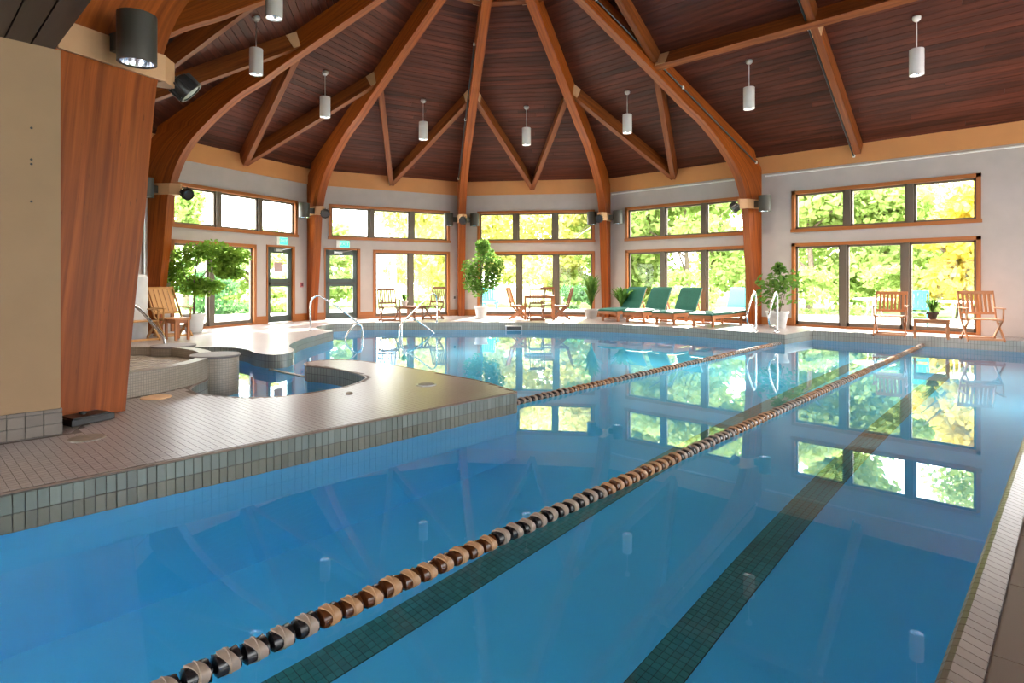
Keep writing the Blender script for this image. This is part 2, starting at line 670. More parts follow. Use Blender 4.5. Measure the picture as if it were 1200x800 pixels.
def fill(polys, z, name, mat, parent=None):
    pts = [p for poly in polys for p in poly]
    tris = tessellate_polygon([[Vector((x, y, 0)) for x, y in poly] for poly in polys])
    mb = MB()
    mb.v = [(x, y, z) for x, y in pts]
    for t in tris:
        a, b_, c = [pts[i] for i in t]
        ar = (b_[0] - a[0]) * (c[1] - a[1]) - (c[0] - a[0]) * (b_[1] - a[1])
        t = list(t) if ar > 0 else list(reversed(t))
        mb.quad(t, [pts[i] for i in t])
    return mb.build(name, mat, parent)


floor = tag(fill([outer, list(reversed(pool))], 0.0, "floor", "deck_tile"),
            "beige small-tiled pool deck running round the water", "floor", kind="structure")


def skirt(poly, z0, z1, name, mat, parent=None, closed=True):
    mb = MB()
    L = 0
    n = len(poly)
    for k in range(n if closed else n - 1):
        j = (k + 1) % n
        l2 = L + math.hypot(poly[j][0] - poly[k][0], poly[j][1] - poly[k][1])
        i0 = len(mb.v)
        mb.v += [(*poly[k], z0), (*poly[j], z0), (*poly[j], z1), (*poly[k], z1)]
        mb.quad((i0, i0 + 1, i0 + 2, i0 + 3), [(L, z0), (l2, z0), (l2, z1), (L, z1)])
        L = l2
    return mb.build(name, mat, parent)


basin = thing("pool_basin", "blue plastered pool basin with a grey-green tile band at the waterline", "pool", kind="structure")
skirt(pool, -0.25, 0.0, "waterline_band", "band_tile", basin)
skirt(pool, ZBOT, -0.25, "basin_wall", "plaster", basin)
fill([pool], ZBOT, "basin_floor", "plaster", basin)
tag(fill([pool], ZWAT, "water", "pool_water"), "still clear blue pool water mirroring the windows", "water", kind="structure")

# bullnose strip along the pool rim of the near deck and the curved rims
rim = sm(cove_curve) + sm(tip_curve)[1:] + [(-4.37, -3.6)]
edge = MB()
edge.tube([(x, y, -0.006) for x, y in rim], 0.012, 6)
edge.build("bullnose_edge", "tile_coping", floor)

# deck tiles near the tripod: real pieces, material beyond
tmb = B(-0.0245, 0.0245, -0.0245, 0.0245, -0.004, 0.004)
tme = tmb.mesh("tile", "tile_deck")
bed = sm(cove_curve)[20:-1] + sm(tip_curve) + [(-4.37, -1.2), (-5.75, -1.2), (-5.75, 1.02), (-6.35, 1.30)]
bed += [(-8.70 + 1.75 * math.cos(R_(t)), 1.29 + 1.75 * math.sin(R_(t))) for t in range(0, 56, 5)]
fill([bed], 0.0012, "grout_bed", "grout", floor)
bx_, by_ = np.array([p[0] for p in bed]), np.array([p[1] for p in bed])


def inside(px, py):
    """even-odd test of many points against the bed outline"""
    res = np.zeros(px.shape, bool)
    j = len(bed) - 1
    for i in range(len(bed)):
        c_ = (by_[i] > py) != (by_[j] > py)
        xx = (bx_[j] - bx_[i]) * (py - by_[i]) / (by_[j] - by_[i] + 1e-12) + bx_[i]
        res ^= c_ & (px < xx)
        j = i
    return res


gx, gy = np.meshgrid(-4.42 - 0.053 * np.arange(78) - 0.0265, -1.17 + 0.053 * np.arange(118))
gx, gy = gx.ravel(), gy.ravel()
ok = np.ones(gx.shape, bool)
for ex in (-0.035, 0.035):
    for ey in (-0.035, 0.035):
        ok &= inside(gx + ex, gy + ey)
fwd = Vector((-CS, CC, 0))
near, rest = [], []
for x, y in zip(gx[ok].tolist(), gy[ok].tolist()):
    Yc = x * fwd.x + y * fwd.y
    Xc = x * CC + y * CS
    u = 600 + FPX * Xc / max(Yc, 0.1)
    (near if (u > -20 and Yc > 0.5) else rest).append((Yc, x, y))
near.sort()
rest += near[300:]
near = near[:300]
for _, x, y in near:
    o = link("tile", tme, floor)
    o.location = (x, y, 0.0)
mb = MB()
for _, x, y in rest:
    mb.box(x - 0.0245, x + 0.0245, y - 0.0245, y + 0.0245, -0.004, 0.004)
o = mb.build("tile_field", "tile_deck", floor)
o["kind"] = "stuff"

# waterline tiles along the straight near edge, two rows
up_me = B(-0.003, 0.004, -0.0255, 0.0255, -0.052, 0.052).mesh("tile", "tile_green")
lo_me = B(-0.003, 0.004, -0.0255, 0.0255, -0.050, 0.050).mesh("tile", "tile_olive")
MB().prism([(-4.372, -1.2), (-4.362, -1.2), (-4.398, 4.69), (-4.402, 4.69)], -0.235, -0.002).build("grout_strip", "grout_dark", basin)
y = -1.12
while y < 4.68:
    x = -4.37 - 0.03 * (y / 4.7) + 0.004
    for me_, z in ((up_me, -0.062), (lo_me, -0.170)):
        o = link("tile", me_, basin)
        o.location = (x, y + 0.028, z)
    y += 0.056

# right-hand deck: half-round coping tiles and long pavers
cop = MB()
i0 = 0
prof = [(0.0, -0.05), (-0.018, -0.045), (-0.030, -0.025), (-0.030, 0.0), (-0.018, 0.018), (0.0, 0.024), (0.05, 0.010), (0.075, 0.004), (0.075, -0.05)]
cm = MB()
for yy in (-0.0255, 0.0255):
    for a, b_ in prof:
        cm.v.append((a, yy, b_))
n = len(prof)
for q in range(n):
    r2 = (q + 1) % n
    cm.quad((q, r2, n + r2, n + q))
cm.quad(list(range(n)))
cm.quad([n + q for q in reversed(range(n))])
cme = cm.mesh("coping_tile", "tile_coping")
y = 1.2
while y < 9.0:
    o = link("coping_tile", cme, floor)
    o.location = (-0.285, y, 0.002)
    y += 0.055
MB().box(-0.30, -0.22, -2.0, 15.5, -0.05, 0.001).build("coping_bed", "grout_dark", floor)
pme = B(-0.150, 0.150, -0.305, 0.305, -0.006, 0.006).mesh("paver", "tile_coping")
for i in range(5):
    for j in range(16):
        o = link("paver", pme, floor)
        o.location = (-0.05 + 0.306 * i, 0.9 + 0.616 * j + (0.3 if i % 2 else 0), 0.0)
MB().prism([(-0.205, -1), (1.5, -1), (1.5, 11.5), (-0.205, 11.5)], -0.004, 0.003).build("paver_bed", "grout_pale", floor)

# lane lines on the pool floor: dark green mosaic
lane_me = B(-0.0228, 0.0228, -0.0228, 0.0228, -0.003, 0.003).mesh("tile", "tile_lane")
for lx, nm in ((-1.74, "right"), (-3.18, "left")):
    root = thing("lane_line", "dark green mosaic lane line on the pool floor, the one %s" % (
        "in open water beside the long deck edge" if nm == "right" else "running under the striped lane rope"), "lane line", (0, 0, 0), 0, "lane lines on the pool floor", "structure")
    MB().box(lx - 0.128, lx + 0.128, 0.6, 14.4, ZBOT - 0.01, ZBOT + 0.003).build("grout_bed", "grout_lane", root)
    cells = []
    for j in range(int(13.7 / 0.05)):
        for i in range(5):
            cells.append((lx + (i - 2) * 0.05, 0.65 + j * 0.05))
    seen = []
    for x, y in cells:
        Yc = x * fwd.x + y * fwd.y
        Xc = x * CC + y * CS
        if Yc > 2.6 and abs(Xc / Yc) < 0.9:
            seen.append((Yc, x, y))
    seen.sort()
    pick = set((x, y) for _, x, y in seen[:300])
    mb = MB()
    for x, y in cells:
        if (x, y) in pick:
            o = link("tile", lane_me, root)
            o.location = (x, y, ZBOT + 0.004)
        else:
            mb.box(x - 0.0228, x + 0.0228, y - 0.0228, y + 0.0228, ZBOT + 0.001, ZBOT + 0.007)
    o = mb.build("tile_run", "tile_lane", root)
    o["kind"] = "stuff"

# ------------------------------------------------------------------ walls, windows, doors


class Facet:
    def __init__(self, P, Q):
        self.P = Vector(P)
        d = Vector(Q) - self.P
        self.L = d.length
        self.d = d.normalized()
        self.o = Vector((-self.d.y, self.d.x, 0))     # outward (to the left of the left->right run)
        self.ang = math.atan2(self.d.y, self.d.x)

    def pt(self, s, w, z):
        return self.P + self.d * s + self.o * w + Vector((0, 0, z))

    def M(self):
        return Matrix.Translation(self.P) @ Matrix.Rotation(self.ang, 4, "Z")


def facet_box(mb, F, s0, s1, w0, w1, z0, z1):
    i = len(mb.v)
    mb.box(s0, s1, w0, w1, z0, z1)
    mb.xform(F.M(), i)


def wall_mesh(F, s0, s1, z0, z1, openings, w0=0.0, w1=0.22):
    ss = sorted({s0, s1, *[v for o in openings for v in o[:2]]})
    zs = sorted({z0, z1, *[v for o in openings for v in o[2:]]})
    mb = MB()
    for a, b_ in zip(ss, ss[1:]):
        for c, d in zip(zs, zs[1:]):
            ms, mz = (a + b_) / 2, (c + d) / 2
            if any(o[0] < ms < o[1] and o[2] < mz < o[3] for o in openings):
                continue
            facet_box(mb, F, a, b_, w0, w1, c, d)
    return mb


FA = Facet(V1, V2)
FB = Facet(V2, V3)
FC = Facet(V3, V4)
FD = Facet(V4, V5)
FE = Facet(V5, Vector((XEND, YF, 0)))
FL = Facet(VX, V1)
ZU0, ZU1, ZL1 = 2.46, 3.544, 2.172


def window(idx, F, s0, s1, z0, z1, muls, label, low=False):
    root = thing("window_%d" % idx, label, "window", kind="structure")
    t = 0.085
    mb = MB()
    facet_box(mb, F, s0, s1, -0.03, 0.16, z1 - t, z1)
    if low:
        facet_box(mb, F, s0, s1, -0.01, 0.16, z0, z0 + 0.05)
    else:
        facet_box(mb, F, s0 - 0.02, s1 + 0.02, -0.05, 0.16, z0, z0 + t)
    facet_box(mb, F, s0, s0 + t, -0.03, 0.16, z0, z1)
    facet_box(mb, F, s1 - t, s1, -0.03, 0.16, z0, z1)
    mb.build("frame", "trim_wood", root)
    a0, a1 = s0 + t, s1 - t
    b0, b1 = z0 + (0.05 if low else t), z1 - t
    cuts = [a0] + [s0 + (s1 - s0) * q for q in muls] + [a1]
    for q in cuts[1:-1]:
        mb = MB()
        facet_box(mb, F, q - 0.065, q + 0.065, 0.0, 0.14, b0, b1)
        mb.build("mullion", "bronze", root)
    for a, b_ in zip(cuts, cuts[1:]):
        l = a + (0.065 if a != a0 else 0)
        r = b_ - (0.065 if b_ != a1 else 0)
        fw = 0.05
        mb = MB()
        facet_box(mb, F, l, r, 0.05, 0.11, b0, b0 + fw + (0.04 if low else 0))
        facet_box(mb, F, l, r, 0.05, 0.11, b1 - fw, b1)
        facet_box(mb, F, l, l + fw, 0.05, 0.11, b0, b1)
        facet_box(mb, F, r - fw, r, 0.05, 0.11, b0, b1)
        sash = mb.build("sash", "bronze", root)
        mb = MB()
        p = [F.pt(l + fw, 0.08, b0 + fw), F.pt(r - fw, 0.08, b0 + fw), F.pt(r - fw, 0.08, b1 - fw), F.pt(l + fw, 0.08, b1 - fw)]
        mb.v = [tuple(x) for x in p]
        mb.quad((0, 1, 2, 3))
        mb.build("pane", "glass", sash)
    return root


def door(idx, F, s0, s1, label, hinge_right):
    root = thing("door_%d" % idx, label, "door", kind="structure")
    z1 = ZL1 + 0.02
    mb = MB()
    facet_box(mb, F, s1 - 0.09, s1, -0.03, 0.16, 0, z1)
    facet_box(mb, F, s0, s0 + 0.04, -0.03, 0.16, 0, z1)
    facet_box(mb, F, s0, s1, -0.03, 0.16, z1 - 0.05, z1)
    mb.build("frame", "trim_wood", root)
    a0, a1 = s0 + 0.04, s1 - 0.09
    st = 0.13
    mb = MB()
    facet_box(mb, F, a0, a0 + st, 0.02, 0.09, 0.02, z1 - 0.05)
    facet_box(mb, F, a1 - st, a1, 0.02, 0.09, 0.02, z1 - 0.05)
    facet_box(mb, F, a0, a1, 0.02, 0.09, 0.02, 0.20)
    facet_box(mb, F, a0, a1, 0.02, 0.09, 1.02, 1.25)
    facet_box(mb, F, a0, a1, 0.02, 0.09, z1 - 0.22, z1 - 0.05)
    leaf = mb.build("door_leaf", "door_green", root)
    for c, d in ((0.20, 1.02), (1.25, z1 - 0.22)):
        mb = MB()
        mb.v = [tuple(F.pt(a0 + st, 0.055, c)), tuple(F.pt(a1 - st, 0.055, c)), tuple(F.pt(a1 - st, 0.055, d)), tuple(F.pt(a0 + st, 0.055, d))]
        mb.quad((0, 1, 2, 3))
        mb.build("pane", "glass", leaf)
    mb = MB()
    facet_box(mb, F, a0 + 0.06, a1 - 0.06, -0.05, -0.02, 1.08, 1.14)
    facet_box(mb, F, a0 + 0.06, a0 + 0.12, -0.03, 0.02, 1.07, 1.15)
    facet_box(mb, F, a1 - 0.12, a1 - 0.06, -0.03, 0.02, 1.07, 1.15)
    mb.build("push_bar", "dark_metal", leaf)
    mb = MB()
    facet_box(mb, F, a0 + 0.25, a0 + 0.50, -0.05, 0.02, z1 - 0.17, z1 - 0.10)
    mb.bar(F.pt(a0 + 0.48, -0.05, z1 - 0.12), F.pt(a1 - 0.2, -0.16, z1 - 0.07), 0.02, 0.02)
    mb.build("door_closer", "grey_metal", leaf)
    return root


T3 = (1 / 3, 2 / 3)
opsA = [(0.5, 4.44, ZU0, ZU1), (0.5, 2.963, 0, ZL1), (3.31, 4.34, 0, ZL1 + 0.02)]
opsB = [(0.55, 4.55, ZU0, ZU1), (1.925, 4.55, 0, ZL1), (0.42, 1.52, 0, ZL1 + 0.02)]
opsC = [(0.58, 4.54, ZU0, ZU1), (0.58, 4.54, 0, ZL1)]
opsD = [(0.70, 4.70, ZU0, ZU1), (0.70, 4.70, 0, ZL1)]
opsE = [(0.87, 4.82, ZU0, ZU1), (0.87, 4.82, 0, ZL1), (6.6, 10.6, ZU0, ZU1), (6.6, 10.6, 0, ZL1)]
ZTOP = ZW + 0.1
for F, nm, ops, lab in ((FA, "wall_left_bay", opsA, "white wall bay with a glass door behind the folding deck chairs"),
                        (FB, "wall_far_left", opsB, "white wall bay with an exit door beside a two-pane sliding window"),
                        (FC, "wall_far_center", opsC, "white wall bay behind the teak dining table"),
                        (FD, "wall_far_right", opsD, "white wall bay behind the green sun loungers"),
                        (FE, "wall_right", opsE, "white wall bay behind the two teak armchairs and side table")):
    ext0 = 0.0 if F in (FE,) else 0.0
    tag(wall_mesh(F, 0, F.L, 0, ZTOP, ops).build(nm, "white_wall"), lab, "wall", kind="structure")
tag(wall_mesh(FL, 0, FL.L, 0, ZTOP, []).build("wall_left_far", "white_wall"), "plain white wall seen past the big near post", "wall", kind="structure")

window(1, FA, *opsA[0], T3, "high three-pane clerestory window above the folding deck chairs")
window(2, FA, *opsA[1], (0.45,), "wide sliding window behind the bushy ficus and deck chairs", True)
window(3, FB, *opsB[0], T3, "high three-pane clerestory window above the exit door and two metal-grey chairs")
window(4, FB, *opsB[1], (0.48,), "two-pane sliding window behind the small plant table", True)
window(5, FC, *opsC[0], T3, "high three-pane clerestory window above the teak dining table")
window(6, FC, *opsC[1], (0.36, 0.675), "three-pane sliding window behind the teak dining table", True)
window(7, FD, *opsD[0], T3, "high three-pane clerestory window above the green loungers")
window(8, FD, *opsD[1], T3, "three-pane sliding window behind the green loungers", True)
window(9, FE, *opsE[0], T3, "high three-pane clerestory window above the two teak armchairs")
window(10, FE, *opsE[1], (0.31, 0.645), "three-pane sliding window behind the two teak armchairs", True)
window(11, FE, *opsE[2], T3, "high clerestory window further along the white wall past the red alarm box")
window(12, FE, *opsE[3], T3, "sliding window further along the white wall past the red alarm box", True)
door(1, FA, 3.31, 4.34, "dark green glazed exit door with a paper notice, beside the ficus window", True)
door(2, FB, 0.42, 1.52, "dark green glazed exit door without notice, just right of a laminated post", True)

# wooden baseboards between the openings
for F, nm, runs in ((FA, "left", [(2.963, 3.31), (4.34, 4.957)]), (FB, "far_left", [(0.0, 0.42), (1.52, 1.925), (4.55, 4.957)]),
                    (FC, "far_center", [(0, 0.58), (4.54, 4.957)]), (FD, "far_right", [(0, 0.7), (4.7, 4.957)]), (FE, "right", [(0, 0.87)])):
    mb = MB()
    for a, b_ in runs:
        facet_box(mb, F, a, b_, -0.02, 0.0, 0, 0.21)
    tag(mb.build("baseboard_" + nm, "trim_wood"), {"left": "reddish wooden baseboard beside the door with the paper notice",
        "far_left": "reddish wooden baseboard below the exit door bay", "far_center": "reddish wooden baseboard behind the big ficus",
        "far_right": "reddish wooden baseboard behind the loungers", "right": "short reddish wooden baseboard behind the pale planter"}[nm], "baseboard", kind="structure")

# peach band under the roof and the pale conduit below it
for i, (F, lab) in enumerate(((FL, "peach painted band under the roof at the far left"), (FA, "peach band under the roof above the ficus window"),
                              (FB, "peach band under the roof above the small plant table"), (FC, "peach band under the roof above the dining table"),
                              (FD, "peach band under the roof above the loungers"), (FE, "long peach band under the roof above the teak armchairs"))):
    mb = MB()
    facet_box(mb, F, 0, F.L, -0.05, 0.0, 4.09, ZW + 0.03)
    tag(mb.build("trim_%d" % (i + 1), "peach_band"), lab, "trim", kind="structure")
for F, lab in ((FD, "thin pale conduit pipe under the roof band above the loungers"), (FE, "thin pale conduit pipe under the roof band above the armchairs")):
    mb = MB()
    mb.tube([F.pt(0.2, -0.05, 4.02), F.pt(F.L - 0.1, -0.05, 4.02)], 0.022, 8)
    o = tag(mb.build("conduit_pipe", "white_plastic"), lab, "pipe", "conduit pipes on the window wall")

# near left: side wall of the alcove, its tile base, low plank ceiling, hall wall behind the big post
YE = 0.96
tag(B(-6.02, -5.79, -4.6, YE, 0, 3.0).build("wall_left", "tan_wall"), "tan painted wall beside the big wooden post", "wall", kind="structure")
mb = B(-11.6, -6.46, 1.0, YN, 0, ZTOP)
tag(mb.build("wall_left_near", "white_wall"), "white hall wall hidden behind the big near post", "wall", kind="structure")
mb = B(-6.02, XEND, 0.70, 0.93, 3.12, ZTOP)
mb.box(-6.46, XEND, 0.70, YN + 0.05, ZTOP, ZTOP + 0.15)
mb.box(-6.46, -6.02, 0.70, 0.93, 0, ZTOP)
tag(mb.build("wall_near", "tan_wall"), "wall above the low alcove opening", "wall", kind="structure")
FG = Facet((XEND, YF, 0), (XEND, -4.6, 0))
opsG = [(0.9 + 4.9 * k, 4.9 + 4.9 * k, a_, b_) for k in range(3) for a_, b_ in ((ZU0, ZU1), (0, ZL1))]  # unseen windows, added to bring daylight into the near half
mb = wall_mesh(FG, 0, FG.L, 0, ZTOP, opsG)
mb.v += [(XEND + 0.1, YN - 0.6, ZTOP), (XEND + 0.1, YF + 0.2, ZTOP), (XEND + 0.1, A0, ZAP + 0.2)]
i = len(mb.v) - 3
mb.quad((i, i + 1, i + 2))
tag(mb.build("wall_end", "white_wall"), "white end wall of the hall beyond the picture", "wall", kind="structure")
for k, q in enumerate(opsG):
    window(13 + k, FG, *q, T3, "added daylight-fill %s window, bay %d of the end wall beyond the picture" % ("clerestory" if k % 2 == 0 else "sliding", k // 2 + 1), k % 2 == 1)
FK = Facet((XEND, -4.6, 0), (-5.79, -4.6, 0))
opsK = [(0.5 + 3.8 * k, 4.0 + 3.8 * k, 0, 2.4) for k in range(3)]  # added glazing behind the tripod, extra daylight for the near water and deck
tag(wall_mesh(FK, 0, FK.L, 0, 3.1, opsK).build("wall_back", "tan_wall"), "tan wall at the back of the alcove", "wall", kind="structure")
for k, q in enumerate(opsK):
    window(19 + k, FK, *q, T3, "tall added daylight-fill window %d in the back wall of the alcove behind the tripod" % (k + 1), True)
base = thing("baseboard_left_near", "grey tile baseboard along the foot of the tan wall", "baseboard", kind="structure")
B(-5.79, -5.780, -1.2, YE, 0, 0.20).build("grout_strip", "grout_dark", base)
bme = B(-0.006, 0.006, -0.052, 0.052, -0.040, 0.040).mesh("tile", "tile_base")
bms = B(-0.006, 0.006, -0.052, 0.052, -0.011, 0.011).mesh("tile", "tile_base")
y = YE - 0.055
while y > -1.1:
    for me_, z in ((bme, 0.045), (bme, 0.130), (bms, 0.188)):
        o = link("tile", me_, base)
        o.location = (-5.776, y, z)
    y -= 0.109
for x in (-5.83, -5.94):
    for me_, z in ((bme, 0.045), (bme, 0.130), (bms, 0.188)):
        o = link("tile", me_, base)
        o.location = (x, YE + 0.004, z)
        o.rotation_euler = (0, 0, math.pi / 2)
sof = thing("ceiling_alcove", "low dark plank soffit above the tan wall", "ceiling", kind="structure")
B(-6.02, XEND, -4.6, 0.93, 3.02, 3.12).build("backing", "groove", sof)
y = 0.93
while y > -1.6:
    o = B(-6.02, 3.0, y - 0.147, y - 0.006, 3.0, 3.03).build("plank", "soffit_wood", sof)
    y -= 0.153

# ------------------------------------------------------------------ roof planks


def roof_z(dist):
    return ZW + SLOPE * dist


def roof_facet(name, F, label, left_hip=True, right_hip=True, length=None):
    """planks parallel to the wall, rising to the centre"""
    root = thing(name, label, "ceiling", kind="structure")
    L = length or F.L
    run = APO
    pitch = 0.150
    sl = math.sqrt(1 + SLOPE * SLOPE)
    rows = int(run * sl / pitch)
    tan18 = math.tan(R_(18))
    inn = -F.o

    def P(s, r, dz):
        return F.P + F.d * s + inn * r + Vector((0, 0, roof_z(r) + dz))
    # backing sheet
    mb = MB()
    tl = run * tan18 if left_hip else 0
    tr_ = run * tan18 if right_hip else 0
    pts = [P(0, 0, 0.045), P(L, 0, 0.045), P(L - tr_, run, 0.045), P(tl, run, 0.045)]
    mb.v = [tuple(p) for p in pts] + [tuple(p + Vector((0, 0, 0.12))) for p in pts]
    mb.quad((3, 2, 1, 0))
    mb.quad((4, 5, 6, 7))
    for k in range(4):
        mb.quad((k, (k + 1) % 4, 4 + (k + 1) % 4, 4 + k))
    mb.build("backing", "groove", root)
    for k in range(rows):
        r0 = (k * pitch + 0.005) / sl
        r1 = ((k + 1) * pitch - 0.005) / sl
        a0 = r0 * tan18 if left_hip else 0
        a1 = r1 * tan18 if left_hip else 0
        b0 = L - (r0 * tan18 if right_hip else 0)
        b1 = L - (r1 * tan18 if right_hip else 0)
        if b1 - a1 < 0.03:
            continue
        cuts = [0.0, 1.0]
        if b0 - a0 > 3.2:
            c = 0.3 + 0.4 * ((k * 0.618) % 1)
            cuts = [0.0, c, 1.0]
        for c0, c1 in zip(cuts, cuts[1:]):
            g = 0.002
            q = [P(a0 + (b0 - a0) * c0 + g, r0, 0), P(a0 + (b0 - a0) * c1 - g, r0, 0), P(a1 + (b1 - a1) * c1 - g, r1, 0), P(a1 + (b1 - a1) * c0 + g, r1, 0)]
            q2 = [p + Vector((0, 0, 0.04)) for p in q]
            mb = MB()
            mb.v = [tuple(p) for p in q + q2]
            w = pitch
            Ln = (q[1] - q[0]).length
            mb.quad((3, 2, 1, 0), [(0, w), (Ln, w), (Ln, 0), (0, 0)])
            mb.quad((4, 5, 6, 7), [(0, 0), (Ln, 0), (Ln, w), (0, w)])
            for e in range(4):
                mb.quad((e, (e + 1) % 4, 4 + (e + 1) % 4, 4 + e), [(0, 0), (Ln, 0), (Ln, 0.04), (0, 0.04)])
            mb.build("plank", "plank_wood", root)
    return root


roof_facet("ceiling_left", FL, "dark red plank roof facet furthest left behind the big near arch")
roof_facet("ceiling_left_bay", FA, "dark red plank roof facet above the ficus window")
roof_facet("ceiling_far_left", FB, "dark plank roof facet above the exit door bay")
roof_facet("ceiling_far_center", FC, "dark plank roof facet above the teak dining table")
FDE = Facet(V4, Vector((XEND, YF, 0)))
roof_facet("ceiling_right", FDE, "broad reddish plank roof slope above the loungers and armchairs", True, False)
FN = Facet(Vector((XEND, YN, 0)), VX)
roof_facet("ceiling_near", FN, "plank roof slope above the near side of the hall", False, True)

# ------------------------------------------------------------------ arches, struts, purlins
ZR = (ZAP - ZW) / RR    # rise per metre along a hip


def hip_z(r):
    return ZW + ZR * r


def arch(V, label, r_out=0.02):
    d = (CEN - V).normalized()
    root = thing("timber_arch", label, "arch", tuple(V), math.atan2(d.y, d.x), "laminated timber arches")
    inner = [(0.24, 0), (0.33, 1.0), (0.42, 1.8), (0.48, 2.5), (0.56, 3.2), (0.74, 3.78), (1.02, 4.24), (1.32, 4.56), (1.65, 4.86), (2.2, 5.28), (2.8, hip_z(2.8) - 0.58), (3.5, hip_z(3.5) - 0.56), (7.75, hip_z(7.75) - 0.52)]
    inn = bez([(a, b_, 0) for a, b_ in inner], 4)
    n = len(inn)
    out = []
    for k, p in enumerate(inn):
        if p.y < 3.2:
            out.append((r_out, p.y))
        elif p.x < 1.5:
            t = (p.y - 3.2) / (4.65 - 3.2)
            z = 3.2 + 1.28 * min(1, t)
            r = r_out + max(0, t - 0.8) * 0.9
            out.append((r, min(z, hip_z(r) - 0.02)))
        else:
            r = min(7.85, 0.25 + (p.x - 1.5) * 1.0 + (p.x - 1.5) * 0.17)
            r = min(r, p.x - 0.05)
            out.append((r, hip_z(r) + 0.0))
    mb = MB()
    hw = 0.115
    L = 0
    for k in range(n):
        for sgn in (-1, 1):
            mb.v.append((out[k][0], sgn * hw, out[k][1]))
            mb.v.append((inn[k].x, sgn * hw, inn[k].y))
    for k in range(n - 1):
        l2 = L + (inn[k + 1] - inn[k]).length
        a, c = 4 * k, 4 * k + 4
        w0 = math.hypot(out[k][0] - inn[k].x, out[k][1] - inn[k].y)
        w1 = math.hypot(out[k + 1][0] - inn[k + 1].x, out[k + 1][1] - inn[k + 1].y)
        mb.quad((a, a + 1, c + 1, c), [(L, w0), (L, 0), (l2, 0), (l2, w1)])
        mb.quad((a + 2, c + 2, c + 3, a + 3), [(L, w0), (l2, w1), (l2, 0), (L, 0)])
        mb.quad((a + 1, a + 3, c + 3, c + 1), [(L, 3), (L, 3 + 2 * hw), (l2, 3 + 2 * hw), (l2, 3)])
        mb.quad((a, c, c + 2, a + 2), [(L, 4), (l2, 4), (l2, 4 + 2 * hw), (L, 4 + 2 * hw)])
        L = l2
    mb.quad((0, 2, 3, 1))
    e = 4 * (n - 1)
    mb.quad((e, e + 1, e + 3, e + 2))
    mb.build("laminated_rib", "arch_wood", root)
    # light fitting collar
    cb = MB()
    z0, z1 = 3.13, 3.38
    rs = min(0.05, r_out)
    cb.box(rs, 0.60, -0.150, -0.118, z0, z1)
    cb.box(rs, 0.60, 0.118, 0.150, z0, z1)
    cb.prism([(0.59, -0.15), (0.78, -0.03), (0.78, 0.03), (0.59, 0.15)], z0, z1)
    cb.build("collar", "plate_tan", root)
    return root


ARCH = {}
for key, V, lab in (("0", V0, "huge near laminated timber arch standing beside the tan wall"),
                    ("x", VX, "laminated timber arch mostly hidden behind the near post"),
                    ("1", V1, "wide laminated timber arch rising behind the folding deck chairs"),
                    ("2", V2, "laminated timber arch rising between the two exit doors"),
                    ("3", V3, "slim laminated timber arch rising beside the big ficus"),
                    ("4", V4, "laminated timber arch rising just left of the green loungers"),
                    ("5", V5, "laminated timber arch with sunlit foot behind the pool ladder rails")):
    ARCH[key] = arch(V, lab, -0.33 if key == "0" else 0.02)

RS = 3.60
BEAMS = []


def strut(p, q, normal, label, w=0.14, h=0.34, plate=True, name="roof_strut", group="roof struts"):
    """beam hung under the planks between two points on the roof plane"""
    root = thing(name, label, "beam", tuple(p), 0, group)
    normal = Vector(normal).normalized()
    off = -normal * (h / 2 + 0.005)
    P0 = Vector(p)
    MB().bar(off, Vector(q) - P0 + off, w, h, up=normal).build("beam", "beam_wood", root)
    if plate:
        d = (Vector(q) - P0).normalized()
        e = Vector(q) - P0 + off
        pl = MB()
        pl.bar(e - d * 0.34, e - d * 0.07, w + 0.03, h * 0.92, up=normal)
        pl.build("hanger_plate", "plate_tan", root)
    return root


def facet_normal(F):
    return (F.o * SLOPE + Vector((0, 0, 1))).normalized()   # points up and outward


bay = [(FA, "0", "above the ficus window"), (FB, "1", "above the exit door bay"), (FC, "2", "above the dining table"), (FD, "3", "above the loungers")]
for F, k, where in bay + [(FL, "4", "at the far left of the roof")]:
    mid = F.pt(F.L / 2, 0.0, ZW)
    L_ = F.P + (CEN - F.P).normalized() * RS
    Qv = F.P + F.d * F.L
    Rr_ = Qv + (CEN - Qv).normalized() * RS
    n_ = facet_normal(F)
    strut(mid, Vector((L_.x, L_.y, hip_z(RS))), n_, "left leg of the V of slanting roof struts " + where)
    strut(mid, Vector((Rr_.x, Rr_.y, hip_z(RS))), n_, "right leg of the V of slanting roof struts " + where)
    r2 = 5.95
    l2 = F.P + (CEN - F.P).normalized() * r2
    q2 = Qv + (CEN - Qv).normalized() * r2
    strut(Vector((l2.x, l2.y, hip_z(r2))), Vector((q2.x, q2.y, hip_z(r2))), n_, "short level ring beam high in the roof " + where,
          0.12, 0.24, True, "ring_beam", "ring beams between the arches")

n_ = facet_normal(FE)
p5 = V5 + (CEN - V5).normalized() * RS
rE = YF - p5.y
strut(Vector((XEND, p5.y, roof_z(rE))), Vector((p5.x, p5.y, roof_z(rE))), n_, "long level purlin lit orange above the armchairs", 0.16, 0.40, True, "purlin", "purlins of the right roof slope")
for x, y0_, y1_, lab in ((-3.92, YF - 0.05, p5.y, "straight dark rafter running down to the wall above the armchair window"),
                         (-3.92, p5.y, A0 + 0.3, "upper rafter continuing above the orange purlin"),
                         (p5.x + 0.05, p5.y - 0.1, A0 + 0.6, "short rafter rising from the purlin end beside the arch")):
    strut(Vector((x, y0_, roof_z(YF - y0_))), Vector((x, y1_, roof_z(YF - y1_))), n_, lab, 0.14, 0.34, True, "rafter", "rafters of the right roof slope")

# thin black light tracks hung under some of the beams


